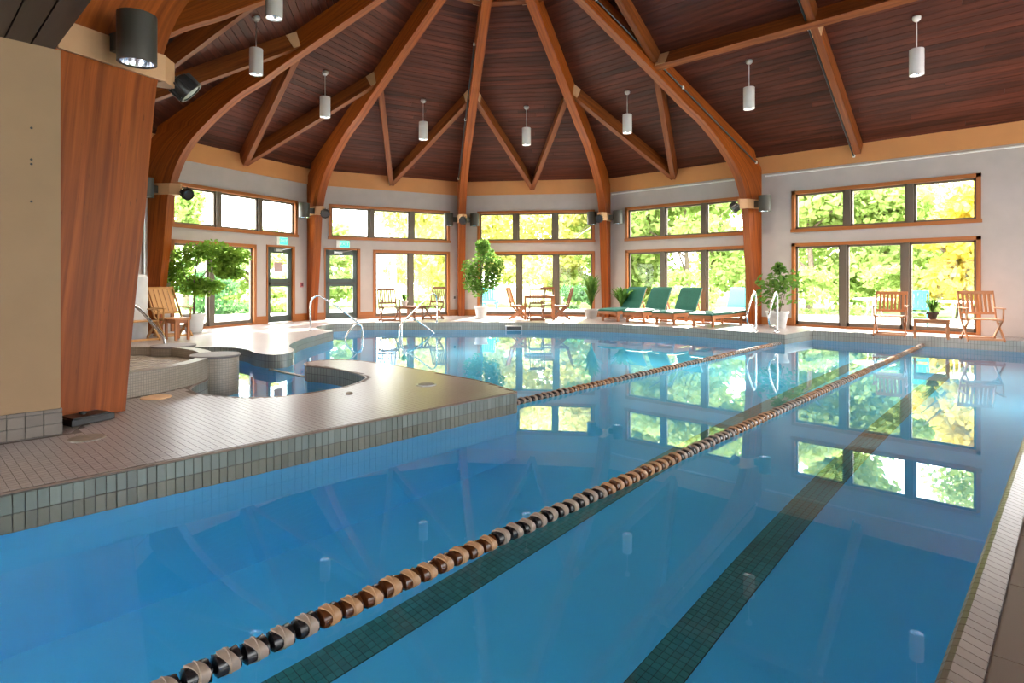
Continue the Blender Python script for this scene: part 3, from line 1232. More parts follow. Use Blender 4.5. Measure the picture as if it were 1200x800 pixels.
def track(pts, label):
    root = thing("light_track", label, "light track", tuple(pts[0]), 0, "black tracks under the roof timbers")
    p0 = Vector(pts[0])
    MB().tube([Vector(p) - p0 for p in pts], 0.020, 6).build("rail", "black_metal", root)
    for t in (0.0, 0.5, 1.0):
        a, b_ = Vector(pts[0]), Vector(pts[-1])
        c = a.lerp(b_, t) - p0
        MB().lathe([(0.03, -0.02), (0.035, 0.02), (0.02, 0.06)], 8, c).build("end_clip", "white_plastic", root)
    return root


def along_arch(V, r, side, dz):
    d = (CEN - V).normalized()
    t = Vector((-d.y, d.x, 0))
    p = V + d * r + t * side
    return Vector((p.x, p.y, hip_z(r) + dz))


track([along_arch(V5, 0.30, 0.17, -0.34), along_arch(V5, 5.6, 0.17, -0.30)], "black light track along the arch behind the pool ladder rails")
track([along_arch(V3, 0.9, -0.16, -0.55), along_arch(V3, 5.2, -0.16, -0.40)], "black light track along the slim arch beside the big ficus")
track([(-4.03, YF - 0.12, roof_z(0.12) - 0.36), (-4.03, A0 + 0.8, roof_z(YF - A0 - 0.8) - 0.36)], "black light track along the straight dark rafter")

# ------------------------------------------------------------------ cylinder wall lights and floodlights


def arch_pt(V, r, side, z):
    d = (CEN - V).normalized()
    t = Vector((-d.y, d.x, 0))      # to the left when looking at the centre
    p = V + d * r + t * side
    return Vector((p.x, p.y, z))


def cyl_light(V, side, label, r=0.32, z=3.24):
    d = (CEN - V).normalized()
    s = 1 if side > 0 else -1
    p = arch_pt(V, r, s * 0.44, z)
    root = thing("cylinder_wall_light", label, "wall light", tuple(p), math.atan2(d.y, d.x), "cylinder lights on the arches")
    MB().lathe([(0.135, -0.21), (0.155, -0.21), (0.155, 0.21), (0.14, 0.21), (0.13, 0.19)], 28, cap0=False, cap1=True).build("housing", "dark_metal", root, True)
    autosmooth(root.children[0])
    MB().lathe([(0.134, -0.20), (0.11, -0.06), (0.03, 0.02)], 24, cap0=False).build("reflector", "reflector", root, True)
    MB().box(-0.06, 0.06, -s * 0.30 if s > 0 else 0.15, -0.15 if s > 0 else 0.30, -0.08, 0.08).build("mounting_arm", "dark_metal", root)
    return root


def flood(V, aim, label, r=0.92, side=0.0, z=3.16):
    p = arch_pt(V, r, side, z)
    root = thing("floodlight", label, "floodlight", tuple(p), 0, "floodlights on the arches")
    a = Vector(aim).normalized()
    M = a.to_track_quat("Z", "Y").to_matrix().to_4x4()
    MB().lathe([(0.05, -0.10), (0.10, -0.08), (0.12, -0.02), (0.125, 0.10), (0.11, 0.10), (0.09, 0.04)], 20, cap1=True).xform(M).build("housing", "black_metal", root, True)
    autosmooth(root.children[0])
    MB().lathe([(0.10, 0.085), (0.09, 0.092)], 20).xform(M).build("lens", "lens_dark", root)
    fin = MB()
    for k in range(12):
        an = 2 * math.pi * k / 12
        c, s = math.cos(an), math.sin(an)
        fin.bar((c * 0.125, s * 0.125, -0.06), (c * 0.125, s * 0.125, 0.08), 0.012, 0.03, up=(c, s, 0))
    fin.xform(M).build("cooling_fins", "black_metal", root)
    back = (arch_pt(V, min(r, 0.78) - 0.02, side * 0.5, z + 0.05) - p)
    MB().bar(-a * 0.06, back, 0.05, 0.05).build("bracket", "black_metal", root)
    return root


cyl_light(V0, -1, "largest cylinder light, on the huge near arch beside the tan wall", r=0.14, z=3.32)
flood(V0, (0.25, 0.75, -0.75), "finned black floodlight on the huge near arch", r=0.90, z=3.19)
cyl_light(V1, -1, "grey cylinder light on the arch behind the deck chairs", r=0.27)
flood(V1, (0.9, 0.1, -0.5), "black floodlight on the arch behind the deck chairs")
cyl_light(V2, -1, "grey cylinder light left of the arch between the exit doors", r=0.5)
flood(V2, (0.6, -0.5, -0.4), "black floodlight on the arch between the exit doors")
cyl_light(V3, 1, "grey cylinder light left of the slim arch beside the ficus")
cyl_light(V3, -1, "grey cylinder light right of the slim arch beside the ficus")
flood(V3, (0.5, -0.9, -0.25), "round black floodlight on the slim arch beside the ficus")
cyl_light(V4, 1, "grey cylinder light left of the arch by the loungers")
cyl_light(V4, -1, "grey cylinder light right of the arch by the loungers")
flood(V4, (0.5, -0.9, -0.25), "round black floodlight on the arch by the loungers")
cyl_light(V5, 1, "grey cylinder light on the arch behind the ladder rails", r=0.30)
flood(V5, (-0.7, -0.4, -0.6), "black floodlight on the arch behind the ladder rails")

# ------------------------------------------------------------------ pendant lamps


def pendant_proto():
    root = thing("pendant_lamp", "", "lamp", (0, 0, 0), 0, "white cylinder pendants")
    body = MB().lathe([(0.105, -0.24), (0.122, -0.25), (0.125, -0.24), (0.125, 0.24), (0.12, 0.25), (0.02, 0.252)], 24, cap0=False).build("shade", "white_enamel", root, True)
    autosmooth(body)
    MB().lathe([(0.108, -0.235), (0.09, -0.14), (0.03, -0.10)], 20, cap0=False).build("reflector", "reflector", root, True)
    return root


PD = pendant_proto()
pend = [((7.80, 11.53), "front pendant lamp above the armchair end of the hall, nearest the orange purlin"),
        ((5.46, 13.78), "white pendant lamp between the long rafter and the arch behind the ladder rails"),
        ((3.09, 16.03), "white pendant lamp hanging above the green loungers"),
        ((0.42, 17.38), "white pendant lamp hanging above the dining table"),
        ((-2.50, 16.85), "white pendant lamp hanging above the exit door bay"),
        ((-4.58, 14.66), "white pendant lamp hanging in front of the long strut above the deck"),
        ((-4.97, 11.62), "white pendant lamp hanging before the wide arch at the deck chairs"),
        ((-3.60, 9.05), "white pendant lamp cut off by the top edge of the photo")]
for i, ((X, Y), lab) in enumerate(pend):
    o = PD if i == 0 else copy_tree(PD)
    p = HW(X, Y)
    rel = p - CEN
    # height of the roof above
    best = 99
    for F in (FL, FA, FB, FC, FD, FN):
        dist = (p - F.P).dot(-F.o)
        best = min(best, roof_z(dist))
    if p.x > N0 + 2.3:
        best = roof_z(YF - p.y)
    zc = best - 0.87
    o.location = (p.x, p.y, zc)
    o["label"] = lab
    h = best - zc
    MB().tube([(0, 0, 0.25), (0, 0, h - 0.02)], 0.011, 6).build("stem", "white_enamel", o)
    MB().lathe([(0.03, h - 0.09), (0.065, h - 0.06), (0.075, h - 0.02), (0.07, h + 0.01)], 16).build("canopy", "white_enamel", o, True)
    ld = bpy.data.lights.new("lamp_glow", "SPOT")
    ld.energy = 120
    ld.spot_size = R_(120)
    ld.spot_blend = 0.8
    ld.color = (1, 0.86, 0.70)
    ld.shadow_soft_size = 0.08
    lo = bpy.data.objects.new("lamp_glow", ld)
    COL.objects.link(lo)
    lo.parent = o
    lo.location = (0, 0, -0.20)

# ------------------------------------------------------------------ lane ropes


def float_mesh(name, mats):
    """wave-edged drum with dark vanes on a cable, axis along +y"""
    mb = MB()
    n = 20
    R1, R0 = 0.050, 0.044
    half = 0.0195
    rows = [(-1, R1), (-0.12, R1), (-0.06, R1 + 0.003), (0.06, R1 + 0.003), (0.12, R1), (1, R1), (1, R0), (-1, R0)]
    for k, (e, r) in enumerate(rows):
        for j in range(n):
            an = 2 * math.pi * j / n
            off = 0.015 * math.sin(2 * an)
            y = e * half + (off if abs(e) == 1 else off * abs(e) * 0.6)
            mb.v.append((r * math.cos(an), y, r * math.sin(an)))
    m = len(rows)
    matidx = []
    for k in range(m):
        k2 = (k + 1) % m
        for j in range(n):
            j2 = (j + 1) % n
            mb.quad((k * n + j, k2 * n + j, k2 * n + j2, k * n + j2), [(0, 0)] * 4)
            matidx.append(0)
    i0 = len(mb.f)
    # twisted vanes
    for q in range(4):
        an = math.pi / 2 * q
        i = len(mb.v)
        for s in range(4):
            t = s / 3
            aa = an + 1.2 * t
            yy = -0.043 + 0.086 * t
            mb.v.append((0.010 * math.cos(aa), yy, 0.010 * math.sin(aa)))
            mb.v.append((0.047 * math.cos(aa), yy, 0.047 * math.sin(aa)))
        for s in range(3):
            mb.quad((i + 2 * s, i + 2 * s + 1, i + 2 * s + 3, i + 2 * s + 2), [(0, 0)] * 4)
            matidx.append(1)
    # discs closing the core
    i = len(mb.v)
    for yy, r in ((-0.050, 0.012), (-0.041, 0.0445), (0.041, 0.0445), (0.050, 0.012)):
        for j in range(10):
            a = 2 * math.pi * j / 10
            mb.v.append((r * math.cos(a), yy, r * math.sin(a)))
    for k in range(3):
        for j in range(10):
            j2 = (j + 1) % 10
            mb.quad((i + k * 10 + j, i + (k + 1) * 10 + j, i + (k + 1) * 10 + j2, i + k * 10 + j2), [(0, 0)] * 4)
            matidx.append(1)
    me = mb.mesh(name, mats)
    me.polygons.foreach_set("material_index", matidx)
    me.shade_smooth()
    try:
        me.set_sharp_from_angle(angle=R_(40))
    except Exception:
        pass
    return me


f_black = float_mesh("float", ["float_cream", "float_black"])
f_amber = float_mesh("float", ["float_tan", "float_amber"])


def lane_rope(x0, y0_, x1, y1_, label, first):
    root = thing("lane_rope", label, "lane rope", (x0, y0_, ZWAT + 0.012), 0, "lane ropes on the water")
    d = Vector((x1 - x0, y1_ - y0_, 0))
    L = d.length
    ang = math.atan2(-d.x, d.y)
    MB().tube([(0, 0, 0), (d.x, d.y, 0)], 0.006, 6).build("cable", "rope_cable", root)
    n = int(L / 0.1035)
    r = random.Random(3)
    for k in range(n):
        me_ = f_black if ((k + first) // 10) % 2 == 0 else f_amber
        o = link("float", me_, root)
        t = (k + 0.5) / n
        o.location = (d.x * t, d.y * t, 0.004 * math.sin(k * 1.7))
        o.rotation_euler = (0, 0.5 + r.uniform(-0.30, 0.30), ang + r.uniform(-0.04, 0.04))
    return root


lane_rope(-2.27, 0.30, -2.47, 15.45, "long striped lane rope of black and amber floats crossing the near water", 1)
lane_rope(-4.70, 4.95, -4.86, 13.75, "shorter dark lane rope from the deck corner to the far rim", 0)

# ------------------------------------------------------------------ spa, stub pillars, deck fittings
SC = Vector((-8.70, YN + 0.02, 0))
spa = thing("spa_tub", "raised half-round spa with a mosaic wall and bubbling water", "spa", tuple(SC))


def arc_poly(r, a0, a1, n=36):
    return [(r * math.cos(a0 + (a1 - a0) * k / n), r * math.sin(a0 + (a1 - a0) * k / n)) for k in range(n + 1)]


ro, ri = 1.74, 1.60
wall = arc_poly(ro, 0, math.pi) + list(reversed(arc_poly(ri, 0, math.pi)))
MB().prism(wall, 0.0, 0.245).build("spa_wall", "spa_tile", spa)
capw = arc_poly(ro + 0.005, 0, math.pi) + list(reversed(arc_poly(ri - 0.006, 0, math.pi)))
MB().prism(capw, 0.245, 0.256).build("spa_cap", "spa_tile", spa)
MB().prism(arc_poly(ri, 0, math.pi), 0.02, 0.13).build("spa_water", "spa_water", spa)


def pillar(p, label, z0):
    root = thing("stub_pillar", label, "pillar", (p.x, p.y, z0), 0, "round stub pillars by the spa")
    h = 0.268 - z0
    mb = MB().lathe([(0.275, 0), (0.275, h - 0.03)], 32)
    for f in range(len(mb.uv)):
        mb.uv[f] = [(a * 1.73, b_) for a, b_ in mb.uv[f]]
    autosmooth(mb.build("shaft", "spa_tile", root, True))
    autosmooth(MB().lathe([(0.285, h - 0.03), (0.295, h - 0.02), (0.295, h - 0.006), (0.287, h)], 32).build("cap", "cap_tile", root, True))
    return root


pillar(HW(-3.76, 7.58), "round stub pillar rising from the cove water in front of the spa", -0.30)
pillar(HW(-4.90, 8.66), "round stub pillar at the back of the spa below the handrail", 0.0)

# thin lip between the cove and the pool
lip = [HW(-3.86, 9.55), HW(-2.98, 8.75)]
mb = MB().bar((lip[0].x, lip[0].y, -0.235), (lip[1].x, lip[1].y, -0.235), 0.06, 0.05)
tag(mb.build("weir_lip", "band_tile"), "thin pale lip between the small cove and the main pool", "weir")

# fittings in the deck
p = HW(-3.22, 4.53)
root = thing("floor_drain", "oval dark floor drain in front of the big post", "drain", (p.x, p.y, 0.004))
MB().lathe([(0.12, 0.0), (0.12, 0.006), (0.105, 0.008)], 24).build("grate", "drain_metal", root)
p = HW(-3.63, 6.1)
root = thing("access_hatch", "round orange lid set in the deck beside the spa wall", "hatch", (p.x, p.y, 0.004))
MB().lathe([(0.14, 0.0), (0.14, 0.008), (0.12, 0.014), (0.0, 0.014)], 24, cap1=False).build("lid_disc", "orange_lid", root)
p = HW(-0.98, 6.85)
root = thing("deck_cover", "round metal cover set in the peninsula deck", "cover", (p.x, p.y, 0.004))
MB().lathe([(0.115, 0.0), (0.115, 0.008), (0.10, 0.009)], 24).build("ring", "grey_metal", root)
MB().lathe([(0.095, 0.0), (0.095, 0.012), (0.0, 0.013)], 24, cap1=False).build("cover_plate", "cap_tile", root)
p = HW(-1.72, 6.32)
root = thing("deck_jet_cap", "tiny brass cap by the cove rim", "cap", (p.x, p.y, 0.004))
MB().lathe([(0.035, 0.0), (0.04, 0.006), (0.02, 0.02), (0.0, 0.02)], 14, cap1=False).build("cap", "drain_metal", root)
p = HW(-3.66, 5.10)
root = thing("floor_box", "flat black box on the deck at the foot of the big post", "box", (p.x, p.y, 0.006), R_(18))
MB().prism([(-0.16, -0.17), (0.16, -0.17), (0.16, 0.17), (-0.16, 0.17)], 0.0, 0.05).build("case", "black_plastic", root)
MB().prism([(-0.14, -0.15), (0.14, -0.15), (0.14, 0.15), (-0.14, 0.15)], 0.05, 0.058).build("lid", "black_metal", root)
MB().lathe([(0.03, 0.058), (0.03, 0.075), (0.0, 0.08)], 12, cap1=False).build("knob", "black_plastic", root)

# skimmer slot in the far pool wall
p = HW(0.05, 17.04)
sk = thing("skimmer", "dark skimmer slot in the far pool rim below the dining table", "skimmer", (p.x, p.y, -0.155), PHI)
o = MB().box(-0.24, 0.24, -0.06, 0.14, -0.06, 0.06).build("frame", "pot_grey", sk)
MB().box(-0.20, 0.20, -0.066, -0.04, -0.045, 0.045).build("slot", "black_plastic", sk)

# ------------------------------------------------------------------ handrails


def rail(name, pts, label, group, r=0.022, feet=()):
    p0 = Vector(pts[0])
    root = thing(name, label, "handrail", tuple(p0), 0, group)
    sp = bez([Vector(p) - p0 for p in pts], 6)
    MB().tube(sp, r, 10).build("rail_tube", "chrome", root, True)
    for f in feet:
        q = Vector(pts[f]) - p0
        MB().lathe([(0.05, 0.0), (0.05, 0.012), (0.03, 0.02)], 14, (q.x, q.y, q.z)).build("flange", "chrome", root, True)
    return root


def hp(X, Y, z):
    return HW(X, Y, z)


# stair rail on the left pool edge
rail("stair_rail", [hp(-4.79, 14.23, 0), hp(-4.79, 14.23, 0.62), hp(-4.72, 14.28, 0.80), hp(-4.58, 14.38, 0.80), hp(-4.2, 14.62, 0.50), hp(-3.85, 14.85, 0.17), hp(-3.74, 14.9, 0.02), hp(-3.74, 14.9, -0.5)],
     "chrome stair rail rising from the deck below the exit doors", "chrome pool rails", feet=(0,))
rail("stair_rail", [hp(-3.98, 14.3, -0.5), hp(-3.98, 14.3, -0.18), hp(-3.9, 14.45, 0.02), hp(-3.78, 14.6, 0.13), hp(-3.68, 14.7, 0.02), hp(-3.66, 14.72, -0.5)],
     "low chrome loop in the water below the exit doors", "chrome pool rails")
rail("stair_rail", [hp(-2.13, 16.95, 0), hp(-2.13, 16.95, 0.62), hp(-2.16, 16.86, 0.80), hp(-2.26, 16.7, 0.82), hp(-2.5, 16.2, 0.52), hp(-2.8, 15.45, 0.14), hp(-2.86, 15.25, 0.0), hp(-2.87, 15.17, -0.5)],
     "tall chrome stair rail sloping into the water below the small plant table", "chrome pool rails", feet=(0,))
rail("stair_rail", [hp(-2.86, 15.55, -0.5), hp(-2.86, 15.55, 0.02), hp(-2.80, 15.62, 0.18), hp(-2.66, 15.72, 0.22), hp(-2.4, 15.9, 0.05), hp(-2.1, 16.1, -0.22), hp(-1.9, 16.2, -0.45)],
     "low chrome stair rail bending into the water below the small plant table", "chrome pool rails")
# ladder grab rails at the far right rim
for nx, lab in ((-5.56, "left chrome grab rail of the pool ladder before the sunlit post"), (-5.07, "right chrome grab rail of the pool ladder before the pale planter")):
    y0_ = 14.22
    rail("grab_rail", [(nx, y0_, 0), (nx, y0_, 0.75), (nx, y0_ - 0.05, 0.90), (nx, y0_ - 0.15, 0.90), (nx, y0_ - 0.42, 0.58), (nx, y0_ - 0.52, 0.42), (nx, y0_ - 0.50, 0.24), (nx, y0_ - 0.36, 0.17), (nx, y0_ - 0.20, 0.16), (nx, y0_ - 0.14, 0.10), (nx, y0_ - 0.14, 0)],
         lab, "ladder grab rails", feet=(0, 10))
# spa rails
rail("spa_rail", [hp(-5.72, 8.85, 0.26), hp(-5.72, 8.85, 0.66), hp(-5.68, 8.87, 0.80), hp(-5.58, 8.9, 0.80), hp(-5.35, 8.98, 0.50), hp(-5.24, 9.0, 0.34), hp(-5.22, 9.0, 0.20)],
     "chrome spa handrail in front of the deck chairs", "spa handrails", feet=(0,))
rail("spa_rail", [hp(-5.95, 8.45, 0.62), hp(-5.85, 8.5, 0.50), hp(-5.65, 8.6, 0.34), hp(-5.62, 8.6, 0.13)],
     "second chrome spa handrail half hidden by the big post", "spa handrails")

# ------------------------------------------------------------------ furniture


def folding_chair(name, label, mat, loc, rz, arms=True, group=None, w=0.54, seat_z=0.43, back_h=0.96, tilt=0.16, solid=False, cat="chair"):
    root = thing(name, label, cat, loc, rz, group)
    hw = w / 2
    t = 0.03
    # seat slats
    mb = MB()
    for k in range(7):
        y = -0.23 + k * 0.068
        mb.box(-hw + 0.03, hw - 0.03, y, y + 0.055, seat_z - 0.02, seat_z)
    mb.box(-hw + 0.03, -hw + 0.055, -0.23, 0.24, seat_z - 0.05, seat_z - 0.02)
    mb.box(hw - 0.055, hw - 0.03, -0.23, 0.24, seat_z - 0.05, seat_z - 0.02)
    mb.build("seat", mat, root)
    # backrest: rails with vertical slats
    mb = MB()
    yb, yt = 0.22, 0.22 + tilt

    def bp(z):
        return yb + (yt - yb) * (z - seat_z) / (back_h - seat_z)
    mb.bar((-hw + 0.015, bp(back_h - 0.03), back_h - 0.03), (hw - 0.015, bp(back_h - 0.03), back_h - 0.03), 0.025, 0.07)
    zl = seat_z + 0.10
    mb.bar((-hw + 0.015, bp(zl), zl), (hw - 0.015, bp(zl), zl), 0.025, 0.05)
    ns = 7 if not solid else 5
    gap = 0.012 if solid else 0.028
    sw = (w - 0.10) / ns
    for k in range(ns):
        x = -hw + 0.05 + sw * (k + 0.5)
        mb.bar((x, bp(zl), zl), (x, bp(back_h - 0.05), back_h - 0.05), sw - gap, 0.016, up=(0, 1, 0))
    mb.build("backrest", mat, root)
    for s in (-1, 1):
        x = s * (hw - 0.012)
        # front foot up to the back post
        MB().bar((x, -0.26, 0.0), (x, 0.20, seat_z), 0.024, 0.05, up=(0, 0, 1)).build("leg", mat, root)
        MB().bar((x - s * 0.026, 0.28, 0.0), (x - s * 0.026, -0.22, seat_z - 0.01), 0.024, 0.05, up=(0, 0, 1)).build("leg", mat, root)
        MB().bar((x, 0.19, seat_z - 0.03), (x, yt, back_h), 0.024, 0.045, up=(0, 1, 0)).build("back_post", mat, root)
        if arms:
            za = seat_z + 0.21
            MB().bar((x, -0.24, za), (x, bp(za), za), 0.055, 0.022).build("armrest", mat, root)
            MB().bar((x, -0.17, seat_z - 0.02), (x, -0.19, za), 0.022, 0.035, up=(0, 1, 0)).build("arm_post", mat, root)
    MB().bar((-hw, 0.25, 0.03), (hw, 0.25, 0.03), 0.025, 0.04).build("stretcher", mat, root)
    MB().bar((-hw, -0.23, 0.03), (hw, -0.23, 0.03), 0.025, 0.04).build("stretcher", mat, root)
    return root


def slat_table(name, label, mat, loc, rz, w, d, h, group=None, leg=0.045):
    root = thing(name, label, "table", loc, rz, group)
    mb = MB()
    n = max(4, int(d / 0.075))
    for k in range(n):
        y = -d / 2 + d * k / n
        mb.box(-w / 2, w / 2, y + 0.004, y + d / n - 0.004, h - 0.022, h)
    mb.build("table_top", mat, root)
    mb = MB()
    a, b_ = w / 2 - 0.03, d / 2 - 0.03
    for (x0, x1, y0_, y1_) in ((-a, a, -b_, -b_ + 0.022), (-a, a, b_ - 0.022, b_), (-a, -a + 0.022, -b_, b_), (a - 0.022, a, -b_, b_)):
        mb.box(x0, x1, y0_, y1_, h - 0.085, h - 0.022)
    mb.build("apron", mat, root)
    for sx in (-1, 1):
        for sy in (-1, 1):
            MB().box(sx * a - leg / 2, sx * a + leg / 2, sy * b_ - leg / 2, sy * b_ + leg / 2, 0, h - 0.022).build("leg", mat, root)
    return root


def lounger(loc, rz, raised, label, cush="green_cushion", mat="teak", group="teak loungers with green cushions"):
    root = thing("sun_lounger", label, "sun lounger", loc, rz, group)
    w, L, h = 0.64, 1.92, 0.30
    fr_ = MB()
    fr_.box(-w / 2, -w / 2 + 0.035, 0, L, h - 0.09, h)
    fr_.box(w / 2 - 0.035, w / 2, 0, L, h - 0.09, h)
    fr_.box(-w / 2, w / 2, 0, 0.035, h - 0.09, h)
    fr_.box(-w / 2, w / 2, L - 0.035, L, h - 0.09, h)
    for k in range(12):
        y = 0.06 + k * 0.095
        fr_.box(-w / 2 + 0.035, w / 2 - 0.035, y, y + 0.065, h - 0.02, h)
    fr_.build("frame", mat, root)
    for sx in (-1, 1):
        for y in (0.16, L - 0.22):
            MB().box(sx * (w / 2 - 0.05) - 0.03, sx * (w / 2 - 0.05) + 0.03, y - 0.03, y + 0.03, 0, h - 0.02).build("leg", mat, root)
    MB().box(-w / 2 + 0.05, w / 2 - 0.05, 0.14, 0.18, 0.07, 0.11).build("stretcher", mat, root)
    MB().box(-w / 2 + 0.05, w / 2 - 0.05, L - 0.24, L - 0.20, 0.07, 0.11).build("stretcher", mat, root)

    def cushion(y0_, y1_, name, ang, zb):
        mb = MB()
        n = 10
        T = 0.075
        hwid = w / 2 + 0.01
        ln = y1_ - y0_
        ring = []
        for k in range(n + 1):
            t = k / n
            y = t * ln
            e = min(1, min(t, 1 - t) * n * 0.6)
            th = T * (0.55 + 0.45 * math.sqrt(e))
            ring.append((y, th))
        for y, th in ring:
            for a, b_ in ((-hwid, 0.012), (-hwid, th - 0.014), (-hwid + 0.03, th), (0, th + 0.006), (hwid - 0.03, th), (hwid, th - 0.014), (hwid, 0.012), (hwid - 0.02, 0), (-hwid + 0.02, 0)):
                mb.v.append((a, y, b_))
        m = 9
        for k in range(n):
            for j in range(m):
                j2 = (j + 1) % m
                mb.quad((k * m + j, (k + 1) * m + j, (k + 1) * m + j2, k * m + j2))
        mb.quad(list(range(m)))
        mb.quad([n * m + j for j in reversed(range(m))])
        M = Matrix.Translation((0, y0_, zb)) @ Matrix.Rotation(ang, 4, "X")
        mb.xform(M)
        o = mb.build(name, cush, root, True)
        autosmooth(o, 50)
        return o
    yh = 1.18
    cushion(-0.02, yh - 0.005, "seat_cushion", 0, h)
    ang = R_(58) if raised else R_(2)
    cushion(yh + 0.005, yh + 0.78, "back_cushion", ang, h + (0.02 if raised else 0))
    bk = MB()
    M = Matrix.Translation((0, yh, h)) @ Matrix.Rotation(ang, 4, "X")
    for sx in (-1, 1):
        i = len(bk.v)
        bk.box(sx * (w / 2 - 0.03) - 0.018, sx * (w / 2 - 0.03) + 0.018, 0, 0.80, -0.03, 0.0)
        bk.xform(M, i)
    for k in range(8):
        i = len(bk.v)
        y = 0.03 + k * 0.095
        bk.box(-w / 2 + 0.04, w / 2 - 0.04, y, y + 0.065, -0.02, -0.002)
        bk.xform(M, i)
    bk.build("back_frame", mat, root)
    if raised:
        e = M @ Vector((0, 0.5, -0.03))
        pr = MB()
        for sx in (-0.2, 0.2):
            pr.bar((sx, e.y, e.z), (sx, min(L - 0.08, e.y + 0.22), h - 0.03), 0.03, 0.03)
        pr.build("back_prop", mat, root)
    wh = MB()
    wh.box(-w / 2 - 0.025, -w / 2, 0.02, 0.16, h - 0.16, h - 0.02)
    wh.box(w / 2, w / 2 + 0.025, 0.02, 0.16, h - 0.16, h - 0.02)
    wh.build("end_bracket", mat, root)
    return root


lounger((-10.05, 14.62, 0), R_(-2), True, "green-cushioned lounger with raised back beside the left post")
lounger((-9.17, 14.58, 0), R_(-2), True, "green-cushioned lounger with raised back, middle of the three upright ones")
lounger((-8.22, 14.55, 0), R_(-3), True, "green-cushioned lounger with raised back next to the flat lounger")
lounger((-7.10, 14.50, 0), R_(-3), False, "green-cushioned lounger lying flat beside the ladder rails")

# armchairs and table on the right
p = HW(8.28, 13.10)
folding_chair("folding_armchair", "teak slatted armchair left of the low side table", "teak", (p.x, p.y, 0), R_(6), True, "teak armchairs by the right window", back_h=0.95, w=0.60)
p = HW(9.46, 12.05)
folding_chair("folding_armchair", "teak slatted armchair right of the low side table by the white wall", "teak", (p.x, p.y, 0), R_(22), True, "teak armchairs by the right window", back_h=0.98, w=0.62)
p = HW(8.70, 12.42)
tb = slat_table("side_table", "low teak side table between the two armchairs", "teak", (p.x, p.y, 0), R_(10), 0.62, 0.50, 0.40)


# ---- plants


def leaves(n, centres, size, seed, flat=0.6, aspect=0.5):
    """numpy leaf cloud: centres = [(x, y, z, rx, ry, rz)]"""
    r = np.random.default_rng(seed)
    c = np.array(centres, float)
    idx = r.integers(0, len(c), n)
    d = r.normal(size=(n, 3))
    d /= np.linalg.norm(d, axis=1)[:, None]
    rad = r.random(n) ** (1 / 2.2)
    pos = c[idx, :3] + d * rad[:, None] * c[idx, 3:6]
    ax = r.normal(size=(n, 3))
    ax[:, 2] *= flat
    ax /= np.linalg.norm(ax, axis=1)[:, None]
    b_ = np.cross(ax, r.normal(size=(n, 3)))
    b_ /= np.linalg.norm(b_, axis=1)[:, None] + 1e-9
    s = size * (0.6 + 0.8 * r.random(n))[:, None]
    v = np.stack([pos - ax * s, pos + b_ * s * aspect, pos + ax * s, pos - b_ * s * aspect], 1).reshape(-1, 3)
    f = np.arange(n * 4).reshape(-1, 4)
    return v, f


def leaf_obj(name, v, f, mat, parent):
    me = bpy.data.meshes.new(name)
    me.from_pydata(v.tolist(), [], f.tolist())
    me.materials.append(MAT[mat])
    me.update()
    return link(name, me, parent)


def pot(root, r, h, mat, rim=0.02):
    MB().lathe([(r * 0.72, 0), (r, h - 0.05), (r + rim, h - 0.05), (r + rim, h), (r - 0.015, h), (r - 0.025, h - 0.04)], 24, cap1=False).build("pot", mat, root, True)
    autosmooth(root.children[-1])
    MB().lathe([(r - 0.02, h - 0.06), (r - 0.022, h - 0.045), (0.0, h - 0.04)], 20, cap1=False).build("soil", "soil", root)


# big ficus by the slim arch
p = HW(-0.98, 19.0)
t = thing("potted_ficus", "tall ficus tree in a white pot beside the slim arch", "plant", (p.x, p.y, 0))
pot(t, 0.20, 0.38, "pot_white")
MB().tube([(0, 0, 0.3), (0.03, 0.02, 0.8), (-0.02, 0.0, 1.3), (0.05, 0.05, 1.9), (0.02, 0, 2.3)], [0.028, 0.024, 0.02, 0.014, 0.006], 8).build("trunk", "bark", t)
MB().tube([(0.02, 0, 0.9), (-0.25 * CC, -0.25 * CS, 1.3), (-0.36 * CC, -0.36 * CS, 1.6)], [0.014, 0.01, 0.005], 6).build("branch", "bark", t)
MB().tube([(0.0, 0, 1.1), (0.3 * CC, 0.3 * CS, 1.5), (0.45 * CC, 0.45 * CS, 1.8)], [0.014, 0.01, 0.005], 6).build("branch", "bark", t)
cs = []
for X, z, r in ((-0.28, 1.15, 0.36), (-0.30, 1.55, 0.36), (-0.05, 0.95, 0.30), (0.25, 1.55, 0.40), (0.45, 1.65, 0.36), (0.1, 2.0, 0.34), (0.05, 2.3, 0.24), (0.35, 1.15, 0.28)):
    cs.append((X * CC, X * CS, z, r, r, r))
v, f = leaves(2600, cs, 0.055, 11)
leaf_obj("foliage", v, f, "leaf_house", t)

